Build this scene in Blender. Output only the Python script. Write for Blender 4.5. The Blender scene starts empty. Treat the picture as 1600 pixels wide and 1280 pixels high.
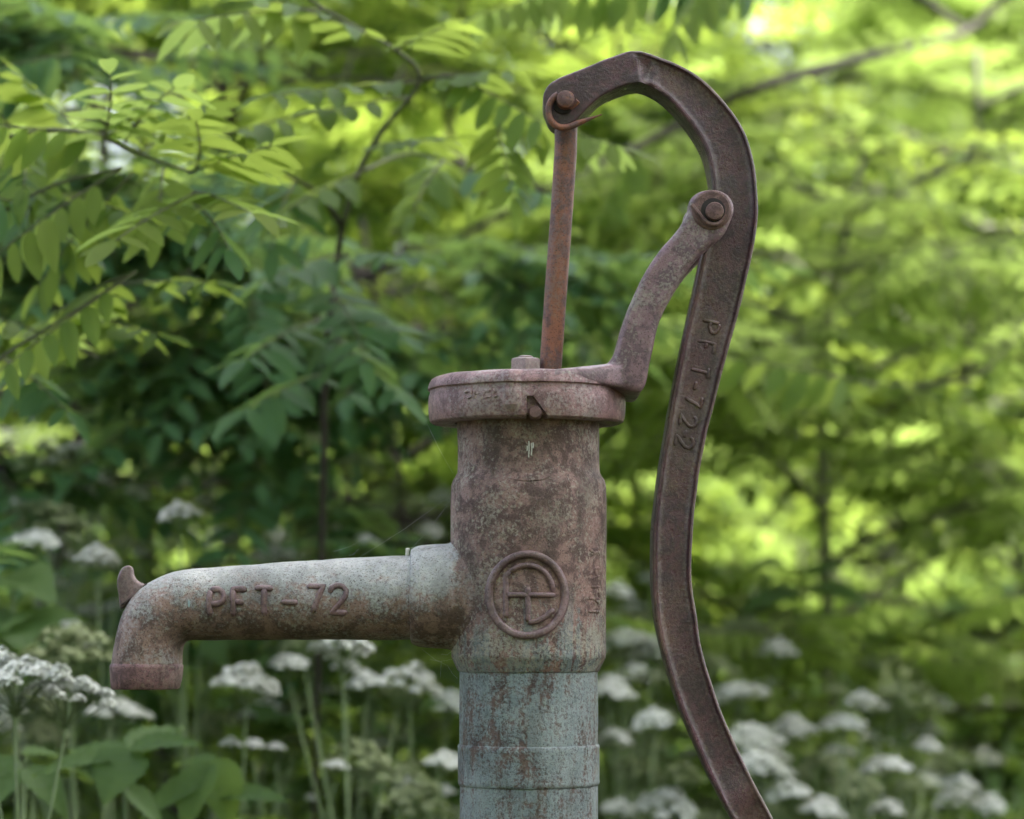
import bpy, math, random
import numpy as np
from mathutils import Vector, Matrix, noise as mnoise

# ------------------------------------------------------------------ camera, sky, sun, exposure
scene = bpy.context.scene
C = scene.collection
S = 0.00045            # metres per picture unit at the pump's plane
DIST = 1.8             # camera to pump axis
EYE = 0.85             # eye height
cam_d = bpy.data.cameras.new('camera')
cam = bpy.data.objects.new('camera', cam_d)
C.objects.link(cam)
scene.camera = cam
cam.location = (0.0, -DIST, EYE)
cam.rotation_euler = (math.pi / 2, 0, 0)
cam_d.sensor_width = 36.0
cam_d.lens = 90.0
cam_d.shift_y = 330 / 1600.0
cam_d.clip_start = 0.05
cam_d.clip_end = 500
cam_d.dof.use_dof = True
cam_d.dof.focus_distance = DIST - 0.035
cam_d.dof.aperture_fstop = 5.2
cam_d.dof.aperture_blades = 9

SUN_EL, SUN_AZ = math.radians(62), math.radians(68)
world = bpy.data.worlds.new('World')
scene.world = world
world.use_nodes = True
wn = world.node_tree
sky = wn.nodes.new('ShaderNodeTexSky')
sky.sky_type = 'NISHITA'
sky.sun_disc = False
sky.sun_elevation = SUN_EL
sky.sun_rotation = SUN_AZ
sky.air_density = 0.8
sky.dust_density = 6.0
sky.ozone_density = 0.6
haze_white = wn.nodes.new('ShaderNodeHueSaturation')      # milky summer sky
haze_white.inputs['Saturation'].default_value = 0.65
wn.links.new(sky.outputs[0], haze_white.inputs['Color'])
wn.links.new(haze_white.outputs[0], wn.nodes['Background'].inputs[0])
wn.nodes['Background'].inputs[1].default_value = 0.15
sun_d = bpy.data.lights.new('sun', 'SUN')
sun_d.energy = 3.4
sun_d.angle = math.radians(0.55)
sun_d.color = (1.0, 0.95, 0.85)
sun = bpy.data.objects.new('sun', sun_d)
C.objects.link(sun)
sdir = Vector((math.sin(SUN_AZ) * math.cos(SUN_EL), math.cos(SUN_AZ) * math.cos(SUN_EL), math.sin(SUN_EL)))
sun.rotation_euler = sdir.to_track_quat('Z', 'Y').to_euler()
vs = scene.view_settings
vs.view_transform = 'Standard'
vs.look = 'None'
vs.gamma = 1.0
vs.use_curve_mapping = False
vs.exposure = 2.3
scene.render.engine = 'CYCLES'
cy = scene.cycles
cy.max_bounces = 5
cy.diffuse_bounces = 4
cy.use_adaptive_sampling = True
cy.adaptive_threshold = 0.03
cy.glossy_bounces = 2
cy.transmission_bounces = 4
cy.transparent_max_bounces = 4
cy.caustics_reflective = False
cy.caustics_refractive = False
cy.use_denoising = True
cy.sample_clamp_indirect = 6.0

rng = np.random.default_rng(7)
R = random.Random(11)


def at(px, py, Y=0.0):
    """picture point at depth Y behind the pump plane -> world"""
    k = S * (DIST + Y) / DIST
    return Vector(((px - 800) * k, Y, EYE + (970 - py) * k))


def P(px, py, y=0.0):
    """pump units (y also in units, towards camera negative) -> world, no perspective"""
    return Vector(((px - 800) * S, y * S, EYE + (970 - py) * S))


# ------------------------------------------------------------------ helpers
def mesh_obj(name, verts, faces, mats, parent=None, smooth=True, sharp=None, link=True):
    me = bpy.data.meshes.new(name)
    me.from_pydata([tuple(v) for v in verts], [], [tuple(f) for f in faces])
    for m in (mats if isinstance(mats, (list, tuple)) else [mats]):
        me.materials.append(m)
    if smooth:
        me.polygons.foreach_set('use_smooth', [True] * len(me.polygons))
        if sharp is not None:
            me.set_sharp_from_angle(angle=math.radians(sharp))
    me.validate()
    me.update()
    o = bpy.data.objects.new(name, me)
    if link:
        C.objects.link(o)
    if parent is not None:
        o.parent = parent
    return o


def empty(name, loc, label=None, cat=None, group=None):
    o = bpy.data.objects.new(name, None)
    o.empty_display_size = 0.05
    C.objects.link(o)
    o.location = loc
    if label:
        tag(o, label, cat, group)
    return o


def tag(o, label=None, cat=None, group=None, kind=None):
    if label: o['label'] = label
    if cat: o['category'] = cat
    if group: o['group'] = group
    if kind: o['kind'] = kind
    return o


def fbm(v, scale, octv=3):
    return mnoise.fractal(Vector(v) * scale, 1.0, 2.0, octv)


def roughen(verts, amp, scale=35.0):
    out = []
    for v in verts:
        v = Vector(v)
        d = Vector((fbm(v, scale), fbm(v + Vector((7, 3, 1)), scale), fbm(v + Vector((1, 9, 5)), scale)))
        out.append(v + d * amp * S)
    return out


def catmull(pts, n):
    pts = [np.array(p, float) for p in pts]
    pts = [2 * pts[0] - pts[1]] + pts + [2 * pts[-1] - pts[-2]]
    out = []
    for i in range(1, len(pts) - 2):
        p0, p1, p2, p3 = pts[i - 1], pts[i], pts[i + 1], pts[i + 2]
        for k in range(n):
            t = k / n
            out.append(0.5 * ((2 * p1) + (-p0 + p2) * t + (2 * p0 - 5 * p1 + 4 * p2 - p3) * t * t + (-p0 + 3 * p1 - 3 * p2 + p3) * t ** 3))
    out.append(pts[-2])
    return out


def loft(rings, closed=True, cap0=True, cap1=True):
    n = len(rings[0])
    verts = [v for r in rings for v in r]
    faces = []
    for i in range(len(rings) - 1):
        for j in range(n if closed else n - 1):
            k = (j + 1) % n
            faces.append((i * n + j, i * n + k, (i + 1) * n + k, (i + 1) * n + j))
    if cap0: faces.append(tuple(range(n - 1, -1, -1)))
    if cap1: faces.append(tuple((len(rings) - 1) * n + j for j in range(n)))
    return verts, faces


def join(*vf):
    V, F = [], []
    for v, f in vf:
        b = len(V)
        V += list(v)
        F += [tuple(i + b for i in q) for q in f]
    return V, F


def tube(path, radii, n=8, caps=True):
    path = [Vector(p) for p in path]
    if not hasattr(radii, '__len__'):
        radii = [radii] * len(path)
    rings = []
    t0 = (path[1] - path[0]).normalized()
    ref = Vector((0, 0, 1)) if abs(t0.z) < 0.9 else Vector((1, 0, 0))
    u = t0.cross(ref).normalized()
    for i, p in enumerate(path):
        t = (path[min(i + 1, len(path) - 1)] - path[max(i - 1, 0)]).normalized()
        u = (u - t * u.dot(t)).normalized()
        w = t.cross(u)
        rings.append([p + (u * math.cos(a) + w * math.sin(a)) * radii[i] for a in [2 * math.pi * k / n for k in range(n)]])
    return loft(rings, True, caps, caps)


def lathe(profile, cx, phis, rfun=None, cap0=False, cap1=False):
    """profile rows (radius, py); phi 0 faces the camera, positive to the right"""
    rings = []
    for r, py in profile:
        ring = []
        for ph in phis:
            rr, yy = (r, py) if rfun is None else rfun(r, py, ph)
            ring.append(P(cx + rr * math.sin(ph), yy, -rr * math.cos(ph)))
        rings.append(ring)
    return loft(rings, True, cap0, cap1)


def even(n):
    return [2 * math.pi * k / n for k in range(n)]


def extrude_outline(pts, y0, y1, bev, steps=3):
    """closed outline in picture units, from depth y0 (front) to y1 (back) with rounded edges"""
    pts = np.array(pts, float)
    n = len(pts)
    area = 0.5 * np.sum(pts[:, 0] * np.roll(pts[:, 1], -1) - np.roll(pts[:, 0], -1) * pts[:, 1])
    if area > 0:
        pts = pts[::-1]
    t = np.roll(pts, -1, 0) - np.roll(pts, 1, 0)
    t /= np.linalg.norm(t, axis=1)[:, None] + 1e-9
    nor = np.stack([t[:, 1], -t[:, 0]], 1)   # inward for this winding
    rings = []
    for k in range(steps + 1):
        a = math.pi / 2 * k / steps
        q = pts + nor * (bev * (1 - math.sin(a)))
        rings.append([P(x, y, y0 + bev * (1 - math.cos(a))) for x, y in q])
    for k in range(steps, -1, -1):
        a = math.pi / 2 * k / steps
        q = pts + nor * (bev * (1 - math.sin(a)))
        rings.append([P(x, y, y1 - bev * (1 - math.cos(a))) for x, y in q])
    return loft(rings)


def relief(strokes, fmap, rad, high, n=7):
    """rounded cast strokes; fmap(u, v) -> (point, normal) on a surface"""
    parts = []
    for st in strokes:
        pts = [np.array(p, float) for p in st]
        dense = []
        for a, b in zip(pts[:-1], pts[1:]):
            m = max(1, int(np.linalg.norm(b - a) / (rad * 0.8)))
            dense += [a + (b - a) * k / m for k in range(m)]
        dense.append(pts[-1])
        rings = []
        L = len(dense)
        for i, p in enumerate(dense):
            t = dense[min(i + 1, L - 1)] - dense[max(i - 1, 0)]
            t /= np.linalg.norm(t) + 1e-9
            s = np.array([-t[1], t[0]])
            e = 0.55 if i in (0, L - 1) else 1.0
            ring = []
            for k in range(n):
                a = math.pi * k / (n - 1)
                q = p + s * math.cos(a) * rad * e
                pt, nr = fmap(q[0], q[1])
                ring.append(pt + nr * ((math.sin(a) ** 0.5) * high * e - 0.8) * S)
            rings.append(ring)
        parts.append(loft(rings, False, True, True))
    return join(*parts)


def arc(cx, cy, rx, ry, a0, a1, n=14):
    return [(cx + rx * math.cos(math.radians(a0 + (a1 - a0) * k / n)), cy - ry * math.sin(math.radians(a0 + (a1 - a0) * k / n))) for k in range(n + 1)]


# ------------------------------------------------------------------ materials
class NT:
    def __init__(s, name):
        s.m = bpy.data.materials.new(name)
        s.m.use_nodes = True
        s.t = s.m.node_tree
        s.t.nodes.clear()
        s.out = s.t.nodes.new('ShaderNodeOutputMaterial')

    def n(s, kind, **kw):
        d = s.t.nodes.new(kind)
        for k, v in kw.items():
            if k.startswith('i_'):
                key = k[2:]
                d.inputs[int(key) if key.isdigit() else key].default_value = v
            else:
                setattr(d, k, v)
        return d

    def l(s, a, b):
        s.t.links.new(a, b)

    def val(s, x, sock):
        if isinstance(x, (int, float)):
            sock.default_value = x
        elif isinstance(x, (tuple, list)):
            sock.default_value = (*x, 1) if len(x) == 3 else x
        else:
            s.l(x, sock)

    def math(s, op, a, b=0.0, c=None, clamp=False):
        d = s.n('ShaderNodeMath', operation=op, use_clamp=clamp)
        s.val(a, d.inputs[0]); s.val(b, d.inputs[1])
        if c is not None: s.val(c, d.inputs[2])
        return d.outputs[0]

    def ramp(s, x, a, b, lo=0.0, hi=1.0):
        d = s.n('ShaderNodeMapRange', interpolation_type='SMOOTHSTEP')
        s.val(x, d.inputs[0])
        for i, v in zip((1, 2, 3, 4), (a, b, lo, hi)): s.val(v, d.inputs[i])
        return d.outputs[0]

    def mix(s, f, a, b, mode='MIX'):
        d = s.n('ShaderNodeMix', data_type='RGBA', blend_type=mode)
        s.val(f, d.inputs[0]); s.val(a, d.inputs[6]); s.val(b, d.inputs[7])
        return d.outputs[2]

    def noise(s, vec, scale, detail=6, rough=0.6, dist=0.0):
        d = s.n('ShaderNodeTexNoise')
        s.l(vec, d.inputs['Vector'])
        d.inputs['Scale'].default_value = scale
        d.inputs['Detail'].default_value = detail
        d.inputs['Roughness'].default_value = rough
        d.inputs['Distortion'].default_value = dist
        return d.outputs[0]

    def scaled(s, vec, sc):
        d = s.n('ShaderNodeMapping')
        s.l(vec, d.inputs[0])
        d.inputs['Scale'].default_value = sc
        return d.outputs[0]


def metal(name, base, base2, dust, paint, bias, zgrad=None, dust_amt=0.5, rust=0.3, rough=0.62, bump=0.5, streak=0.5, spec=0.35, soft=0.05, xgrad=None, edge=0.0, grime=0.35):
    """weathered cast iron: primer brown, worn paint, rust, pale lichen dust.
    bias: paint cover; zgrad=(z0, b0, z1, b1) makes the cover run between two heights"""
    k = NT(name)
    tc = k.n('ShaderNodeTexCoord').outputs['Object']
    big = k.noise(tc, 22, 5, 0.6)
    mid = k.noise(tc, 85, 7, 0.68, 0.3)
    fine = k.noise(tc, 420, 4, 0.7)
    vert = k.noise(k.scaled(tc, (1, 1, 0.16)), 150, 6, 0.65, 0.2)
    spk = k.noise(tc, 900, 2, 0.6)
    col = k.mix(k.ramp(mid, 0.43, 0.57), tuple(c * 1.12 for c in base), tuple(c * 0.9 for c in base2))
    col = k.mix(k.math('MULTIPLY', k.ramp(big, 0.52, 0.7), rust), col, (0.16, 0.062, 0.032))
    # paint cover
    if zgrad:
        sep = k.n('ShaderNodeSeparateXYZ'); k.l(tc, sep.inputs[0])
        g = k.n('ShaderNodeMapRange'); k.l(sep.outputs[2], g.inputs[0])
        g.inputs[1].default_value = zgrad[0]; g.inputs[2].default_value = zgrad[2]
        g.inputs[3].default_value = zgrad[1]; g.inputs[4].default_value = zgrad[3]
        b = g.outputs[0]
        if xgrad:
            gx_ = k.n('ShaderNodeMapRange'); k.l(sep.outputs[0], gx_.inputs[0])
            gx_.inputs[1].default_value = xgrad[0]; gx_.inputs[2].default_value = xgrad[1]; gx_.inputs[3].default_value = 0.0; gx_.inputs[4].default_value = xgrad[2]
            b = k.math('ADD', b, gx_.outputs[0])
    else:
        b = bias
    mixn = k.math('ADD', k.math('MULTIPLY', mid, 1 - streak), k.math('MULTIPLY', vert, streak))
    mixn = k.math('ADD', k.math('MULTIPLY', mixn, 0.5), k.math('ADD', k.math('MULTIPLY', big, 0.2), k.math('MULTIPLY', fine, 0.3)))
    cover = k.ramp(k.math('ADD', mixn, b), 0.5 - soft, 0.5 + soft)
    drip = k.noise(k.scaled(tc, (1, 1, 0.07)), 75, 3, 0.55)
    if zgrad and streak > 0.5:
        sep2 = k.n('ShaderNodeSeparateXYZ'); k.l(tc, sep2.inputs[0])
        dz = k.ramp(k.math('ADD', sep2.outputs[2], k.math('MULTIPLY', mid, 0.03)), 0.835, 0.90, 1.0, 0.0)
        cover = k.math('MAXIMUM', cover, k.math('MULTIPLY', k.math('MULTIPLY', k.ramp(drip, 0.57, 0.62), dz), 0.85))
    pcol = k.mix(k.ramp(mid, 0.35, 0.65), paint, tuple(c * 0.72 for c in paint))
    col = k.mix(cover, col, pcol)
    # dark specks and pale lichen dust
    col = k.mix(k.ramp(spk, 0.57, 0.66, 0, 0.75), col, (0.035, 0.022, 0.018))
    pit = k.noise(tc, 230, 3, 0.75)
    col = k.mix(k.ramp(pit, 0.6, 0.68, 0, 0.55), col, tuple(c * 0.4 for c in base))
    dmask = k.math('MULTIPLY', k.ramp(k.math('ADD', k.math('MULTIPLY', fine, 0.5), k.math('MULTIPLY', big, 0.5)), 0.49, 0.6), dust_amt)
    col = k.mix(dmask, col, dust)
    col = k.mix(k.math('MULTIPLY', k.ramp(vert, 0.56, 0.72), 0.45), col, tuple(c * 0.45 for c in base))
    gr = k.noise(k.scaled(tc, (1, 1, 0.35)), 30, 5, 0.6, 0.5)
    col = k.mix(k.math('MULTIPLY', k.ramp(gr, 0.5, 0.68), grime), col, (0.045, 0.034, 0.027))
    if edge:  # edge wear that also paints pale highlights into the colour
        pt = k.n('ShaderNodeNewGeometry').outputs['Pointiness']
        edge_hilite = k.math('MULTIPLY', k.ramp(k.math('ADD', pt, k.math('MULTIPLY', k.math('SUBTRACT', fine, 0.5), 0.06)), 0.515, 0.56), edge)
        col = k.mix(edge_hilite, col, (0.36, 0.32, 0.30))
    bs = k.n('ShaderNodeBsdfPrincipled')
    k.l(col, bs.inputs['Base Color'])
    k.l(k.ramp(mid, 0.3, 0.7, rough - 0.12, rough + 0.12), bs.inputs['Roughness'])
    bs.inputs['Specular IOR Level'].default_value = spec
    hgt = k.math('ADD', k.math('MULTIPLY', mid, 0.6), k.math('ADD', k.math('MULTIPLY', fine, 0.3), k.math('MULTIPLY', cover, 0.12)))
    bp = k.n('ShaderNodeBump')
    bp.inputs['Strength'].default_value = bump
    bp.inputs['Distance'].default_value = 0.0022
    k.l(hgt, bp.inputs['Height'])
    k.l(bp.outputs[0], bs.inputs['Normal'])
    k.l(bs.outputs[0], k.out.inputs[0])
    return k.m


TEAL = (0.205, 0.262, 0.265)
DUST = (0.33, 0.295, 0.24)
M = {}
M['pipe'] = metal('weathered_teal_paint', (0.105, 0.07, 0.06), (0.065, 0.044, 0.038), (0.29, 0.30, 0.28), (0.228, 0.288, 0.302), 0.012, dust_amt=0.3, streak=0.6, rust=0.02, soft=0.055)
M['body'] = metal('brown_cast_iron', (0.205, 0.124, 0.108), (0.108, 0.064, 0.057), DUST, TEAL, 0, zgrad=(0.80, 0.025, 0.89, -0.10), dust_amt=0.75, streak=0.85, rust=0.12, bump=0.9, grime=0.55)
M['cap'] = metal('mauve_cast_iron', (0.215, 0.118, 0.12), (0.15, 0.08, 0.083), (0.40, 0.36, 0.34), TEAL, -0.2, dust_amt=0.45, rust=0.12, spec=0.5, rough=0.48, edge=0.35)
M['spout'] = metal('speckled_spout_iron', (0.19, 0.122, 0.102), (0.11, 0.07, 0.058), (0.40, 0.39, 0.37), (0.36, 0.38, 0.375), 0, zgrad=(0.845, -0.13, 0.885, 0.10), xgrad=(-0.046, -0.036, -0.17), dust_amt=0.4, streak=0.0, soft=0.09, rust=0.06)
M['nozzle'] = metal('brown_nozzle_iron', (0.17, 0.092, 0.094), (0.11, 0.06, 0.062), DUST, TEAL, 0, zgrad=(0.842, -0.25, 0.92, 0.02), dust_amt=0.25, streak=0.0, soft=0.08, rust=0.1)
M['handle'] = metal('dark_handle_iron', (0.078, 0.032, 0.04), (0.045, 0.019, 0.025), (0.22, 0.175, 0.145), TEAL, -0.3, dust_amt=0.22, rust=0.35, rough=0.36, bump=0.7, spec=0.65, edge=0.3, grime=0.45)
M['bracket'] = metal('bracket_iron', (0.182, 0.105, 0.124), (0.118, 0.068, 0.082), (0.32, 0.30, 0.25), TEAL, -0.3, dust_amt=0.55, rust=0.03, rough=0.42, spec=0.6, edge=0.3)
M['rod'] = metal('rusty_rod_iron', (0.215, 0.085, 0.052), (0.135, 0.074, 0.068), (0.19, 0.15, 0.145), TEAL, -0.3, dust_amt=0.4, rust=0.8, streak=0.9, rough=0.5)
M['pin'] = metal('pin_iron', (0.14, 0.08, 0.073), (0.095, 0.053, 0.05), DUST, TEAL, -0.3, dust_amt=0.12, rust=0.35)
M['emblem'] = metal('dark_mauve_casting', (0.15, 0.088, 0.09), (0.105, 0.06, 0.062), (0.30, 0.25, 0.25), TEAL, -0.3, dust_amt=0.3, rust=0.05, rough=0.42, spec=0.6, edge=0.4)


def simple(name, col, rough=0.7, emit=None):
    k = NT(name)
    bs = k.n('ShaderNodeBsdfPrincipled')
    tc = k.n('ShaderNodeTexCoord').outputs['Object']
    nz = k.noise(tc, 140, 4)
    k.l(k.mix(k.ramp(nz, 0.3, 0.7), tuple(c * 0.7 for c in col), col), bs.inputs['Base Color'])
    bs.inputs['Roughness'].default_value = rough
    k.l(bs.outputs[0], k.out.inputs[0])
    return k.m


M['hole'] = simple('near_black_iron', (0.02, 0.014, 0.012))
M['drip'] = simple('dried_white_drip', (0.62, 0.6, 0.55))
M['web'] = simple('spider_silk', (0.75, 0.75, 0.75), 0.4)
M['bark'] = simple('grey_brown_bark', (0.04, 0.03, 0.023), 0.85)
M['twig'] = simple('green_brown_twig', (0.10, 0.11, 0.05), 0.7)
M['stem'] = simple('pale_green_stem', (0.13, 0.19, 0.07), 0.6)


def leafmat(name, dark, light, trans, tfac=0.45, gloss=0.18, rough=0.55):
    k = NT(name)
    oi = k.n('ShaderNodeObjectInfo').outputs['Random']
    at_ = k.n('ShaderNodeAttribute', attribute_name='tint').outputs['Fac']
    f = k.math('ADD', k.math('MULTIPLY', oi, 0.5), k.math('MULTIPLY', at_, 0.5))
    geo = k.n('ShaderNodeNewGeometry')
    tc = k.n('ShaderNodeTexCoord').outputs['Object']
    nz = k.noise(tc, 60, 3)
    f2 = k.math('ADD', f, k.math('MULTIPLY', k.math('SUBTRACT', nz, 0.5), 0.5), clamp=True)
    col = k.mix(f2, dark, light)
    col = k.mix(k.math('MULTIPLY', geo.outputs['Backfacing'], 0.3), col, (0.16, 0.20, 0.11))   # paler undersides
    bs = k.n('ShaderNodeBsdfPrincipled')
    k.l(col, bs.inputs['Base Color'])
    bs.inputs['Roughness'].default_value = rough
    bs.inputs['Specular IOR Level'].default_value = gloss
    tr = k.n('ShaderNodeBsdfTranslucent')
    k.l(k.mix(f2, tuple(c * 0.75 for c in trans), trans), tr.inputs[0])
    mx = k.n('ShaderNodeMixShader')
    mx.inputs[0].default_value = tfac
    k.l(bs.outputs[0], mx.inputs[1]); k.l(tr.outputs[0], mx.inputs[2])
    k.l(mx.outputs[0], k.out.inputs[0])
    return k.m


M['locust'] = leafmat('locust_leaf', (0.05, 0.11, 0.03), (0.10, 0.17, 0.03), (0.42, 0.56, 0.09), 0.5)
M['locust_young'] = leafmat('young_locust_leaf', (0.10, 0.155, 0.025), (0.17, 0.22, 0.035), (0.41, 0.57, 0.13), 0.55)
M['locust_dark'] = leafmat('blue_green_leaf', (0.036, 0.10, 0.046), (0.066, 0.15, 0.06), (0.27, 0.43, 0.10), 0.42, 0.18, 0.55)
M['herb'] = leafmat('herb_leaf', (0.045, 0.095, 0.035), (0.09, 0.15, 0.05), (0.28, 0.42, 0.07), 0.42)
M['floret'] = leafmat('white_floret', (0.74, 0.76, 0.72), (0.84, 0.85, 0.82), (0.7, 0.74, 0.64), 0.35, 0.2)
M['floret_green'] = leafmat('green_white_floret', (0.22, 0.27, 0.13), (0.38, 0.42, 0.25), (0.3, 0.38, 0.15), 0.35, 0.2)


def ground_mat():
    k = NT('leaf_litter_soil')
    tc = k.n('ShaderNodeTexCoord').outputs['Object']
    a = k.noise(tc, 3, 8, 0.7); b = k.noise(tc, 40, 6, 0.7)
    col = k.mix(k.ramp(a, 0.35, 0.65), (0.035, 0.028, 0.018), (0.045, 0.06, 0.022))
    col = k.mix(k.ramp(b, 0.5, 0.7), col, (0.09, 0.07, 0.045))
    bs = k.n('ShaderNodeBsdfPrincipled'); k.l(col, bs.inputs['Base Color']); bs.inputs['Roughness'].default_value = 0.95
    bp = k.n('ShaderNodeBump'); bp.inputs['Strength'].default_value = 0.8; bp.inputs['Distance'].default_value = 0.03
    k.l(b, bp.inputs['Height']); k.l(bp.outputs[0], bs.inputs['Normal'])
    k.l(bs.outputs[0], k.out.inputs[0])
    return k.m


M['ground'] = ground_mat()

# ------------------------------------------------------------------ ground sheet
gx = np.concatenate([np.linspace(-150, -12, 8), np.linspace(-10, 10, 31), np.linspace(12, 150, 8)])
gy = np.concatenate([np.linspace(-150, -6, 8), np.linspace(-5, 14, 31), np.linspace(16, 200, 8)])
gv = [(x, y, 0.05 * fbm((x, y, 0.3), 0.6) if abs(x) < 11 and -4 < y < 15 and (x * x + y * y) > 0.25 else 0.0) for y in gy for x in gx]
nx = len(gx)
gf = [(j * nx + i, j * nx + i + 1, (j + 1) * nx + i + 1, (j + 1) * nx + i) for j in range(len(gy) - 1) for i in range(nx - 1)]
tag(mesh_obj('ground', gv, gf, M['ground']), kind='structure')

# ------------------------------------------------------------------ the pump
pump = empty('hand_pump', (0, 0, 0), 'weathered cast iron hand water pump with curved handle, spout and teal pipe', 'water pump')
CX = 826


def part(name, vf, mat, parent=pump, sharp=40, rough=0.0, label=None, scale=35.0):
    v, f = vf
    if rough: v = roughen(v, rough, scale)
    o = mesh_obj(name, v, f, mat, parent, True, sharp)
    if label: o['label'] = label
    return o


# standpipe down to the ground, with a raised band
ground_py = 970 + EYE / S
pipe = part('standpipe', lathe([(108, 1035), (108, 1060), (108.5, 1120), (108, 1167), (108, 1225), (108, 1400), (108.5, 1700), (108, 2200), (108, ground_py + 60)], CX, even(72)), M['pipe'], rough=0.9)
part('pipe_band', lathe([(106, 1161), (109.5, 1163), (111, 1166), (110.5, 1172), (110.8, 1196), (110.5, 1218), (111, 1222), (109.5, 1226), (106, 1228)], CX, even(72)), M['pipe'], pipe, rough=0.7)
part('foot_flange', lathe([(100, ground_py - 40), (175, ground_py - 38), (180, ground_py - 30), (180, ground_py + 10)], CX, even(48), cap0=False), M['pipe'])

# barrel with neck, shoulder and chamfered foot


def body_r(r, py, ph):
    f = math.exp(-(math.sin(ph) / 0.36) ** 2) if math.cos(ph) > 0 else 0
    if 732 < py < 762:
        return r, py + 9 * f * (1 - abs(py - 747) / 15)
    return r, py


barrel = part('barrel', lathe([(104, 640), (110.5, 650), (111, 668), (110.5, 700), (111, 725), (111.5, 738), (114, 744), (118.5, 751), (121, 760), (122, 790), (121.5, 850), (121.5, 920), (121, 990), (121, 1020), (120.5, 1027), (118.5, 1031), (113, 1042), (111, 1047), (109.5, 1049), (104, 1051)], CX, even(112), body_r), M['body'], rough=1.3, sharp=32)


def body_map(u, v):
    s = max(-0.995, min(0.995, (u - CX) / 121.3))
    ph = math.asin(s)
    return P(CX + 121.3 * math.sin(ph), v, -121.3 * math.cos(ph)), Vector((math.sin(ph), -math.cos(ph), 0))


emblem = part('emblem', relief([arc(823, 931, 57, 62, 200, 585, 52)], body_map, 6.0, 6.5), M['emblem'], barrel, sharp=60, rough=0.5, label='round cast emblem ring')
for st, nm in (([(791, 966), (791, 930), (791, 903), (797, 894)], 'emblem_stroke'),
               (arc(823, 926, 39, 40, 132, 0, 20), 'emblem_stroke'),
               ([(792, 931), (830, 931), (866, 931)], 'emblem_stroke'),
               ([(824, 918), (824, 950), (824, 972)], 'emblem_stroke'),
               ([(824, 973), (838, 971), (852, 963), (863, 952)], 'emblem_stroke')):
    part(nm, relief([st], body_map, 4.2, 5.2), M['emblem'], barrel, sharp=60, rough=0.4)
# worn marks running up the right flank, and the crescent on the shoulder
for st in ([[(918, 860), (926, 867), (935, 864)], [(920, 870), (927, 867)]],
           [[(918, 900), (927, 890), (935, 888)], [(921, 906), (935, 900)], [(927, 890), (930, 903)]],
           [[(919, 918), (934, 918), (935, 936), (919, 936), (920, 926)], [(927, 936), (934, 944)]],
           [[(917, 956), (935, 956)]]):
    part('cast_mark', relief(st, body_map, 2.4, 2.4), M['body'], barrel, sharp=60, rough=0.5)


def shoulder_map(u, v):
    s = (u - CX) / 121.3
    ph = math.asin(s)
    r = 111.5 + 8.5 * max(0, min(1, (v - 744) / 14))
    return P(CX + r * math.sin(ph), v, -r * math.cos(ph)), Vector((math.sin(ph), -math.cos(ph), 0))


part('shoulder_crescent', relief([[(781, 741), (796, 748), (812, 751), (828, 752), (846, 750), (862, 744), (871, 738)]], shoulder_map, 6.5, 2.2), M['body'], barrel, sharp=60, rough=0.6)
dr = []
for x, a, b, w in ((825.5, 697, 722, 1.2), (829.5, 700, 719, 1.3), (823, 704, 712, 0.7), (832, 699, 708, 0.7)):
    dr.append([(x, a), (x + 0.4, (a + b) / 2), (x - 0.3, b)])


def neck_map(u, v):
    ph = math.asin((u - CX) / 111.2)
    return P(CX + 111.2 * math.sin(ph), v, -111.2 * math.cos(ph)), Vector((math.sin(ph), -math.cos(ph), 0))


part('white_drip', relief(dr, neck_map, 1.1, 1.5), M['drip'], barrel)

# cap with skirt, notch in front and the merged lug of the bracket
CC = 823
phn = []
for x0 in (-155, 155):
    pass
front = np.concatenate([np.linspace(-1.45, -0.02, 40), np.linspace(-0.012, 0.20, 26), np.linspace(0.21, 1.45, 40)])
back = np.linspace(1.5, 2 * math.pi - 1.5, 54)
phis = [float(a) for a in front] + [float(a) for a in back]


def cap_r(r, py, ph):
    x = 155 * math.sin(ph) if math.cos(ph) > 0 else 999
    rr, yy = r, py
    if r > 140 and py < 648:   # raised rib at the front left
        rr += 6.5 * max(0, 1 - (abs(x + 25) / 14) ** 4) if abs(x + 25) < 14 else 0
    if py > 616:
        lim = 640 + 100
        if -1 <= x <= 9: lim = 632
        elif 9 < x < 31: lim = 632 + (x - 9) / 22 * 28
        if yy > lim:
            yy = lim
    return rr, yy


prof = [(0.5, 587), (70, 587.5), (120, 589), (138, 590), (143, 591.5), (149, 595), (152.5, 600), (155, 607), (155, 610), (152, 612), (151.5, 614), (153.5, 622), (154, 632), (153.5, 645), (152.5, 654), (150.5, 660), (146, 663), (118, 663.5), (112.5, 661), (112, 600)]
cap = part('cap', lathe(prof, CC, phis, cap_r, cap0=True), M['cap'], rough=1.0, sharp=30)
part('notch_wall', lathe([(143, 618), (144, 622), (144, 657), (141, 660)], CC, [-0.03 + 0.0115 * q for q in range(24)]), M['cap'], cap)
part('set_screw', tube([P(835, 656, -100), P(835, 656, -148), P(835, 656, -152)], [10.5 * S, 10.5 * S, 8 * S], 18), M['pin'], cap)


def cap_map(u, v):
    ph = math.asin((u - CC) / 154.0)
    return P(CC + 154 * math.sin(ph), v, -154 * math.cos(ph)), Vector((math.sin(ph), -math.cos(ph), 0))


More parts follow.
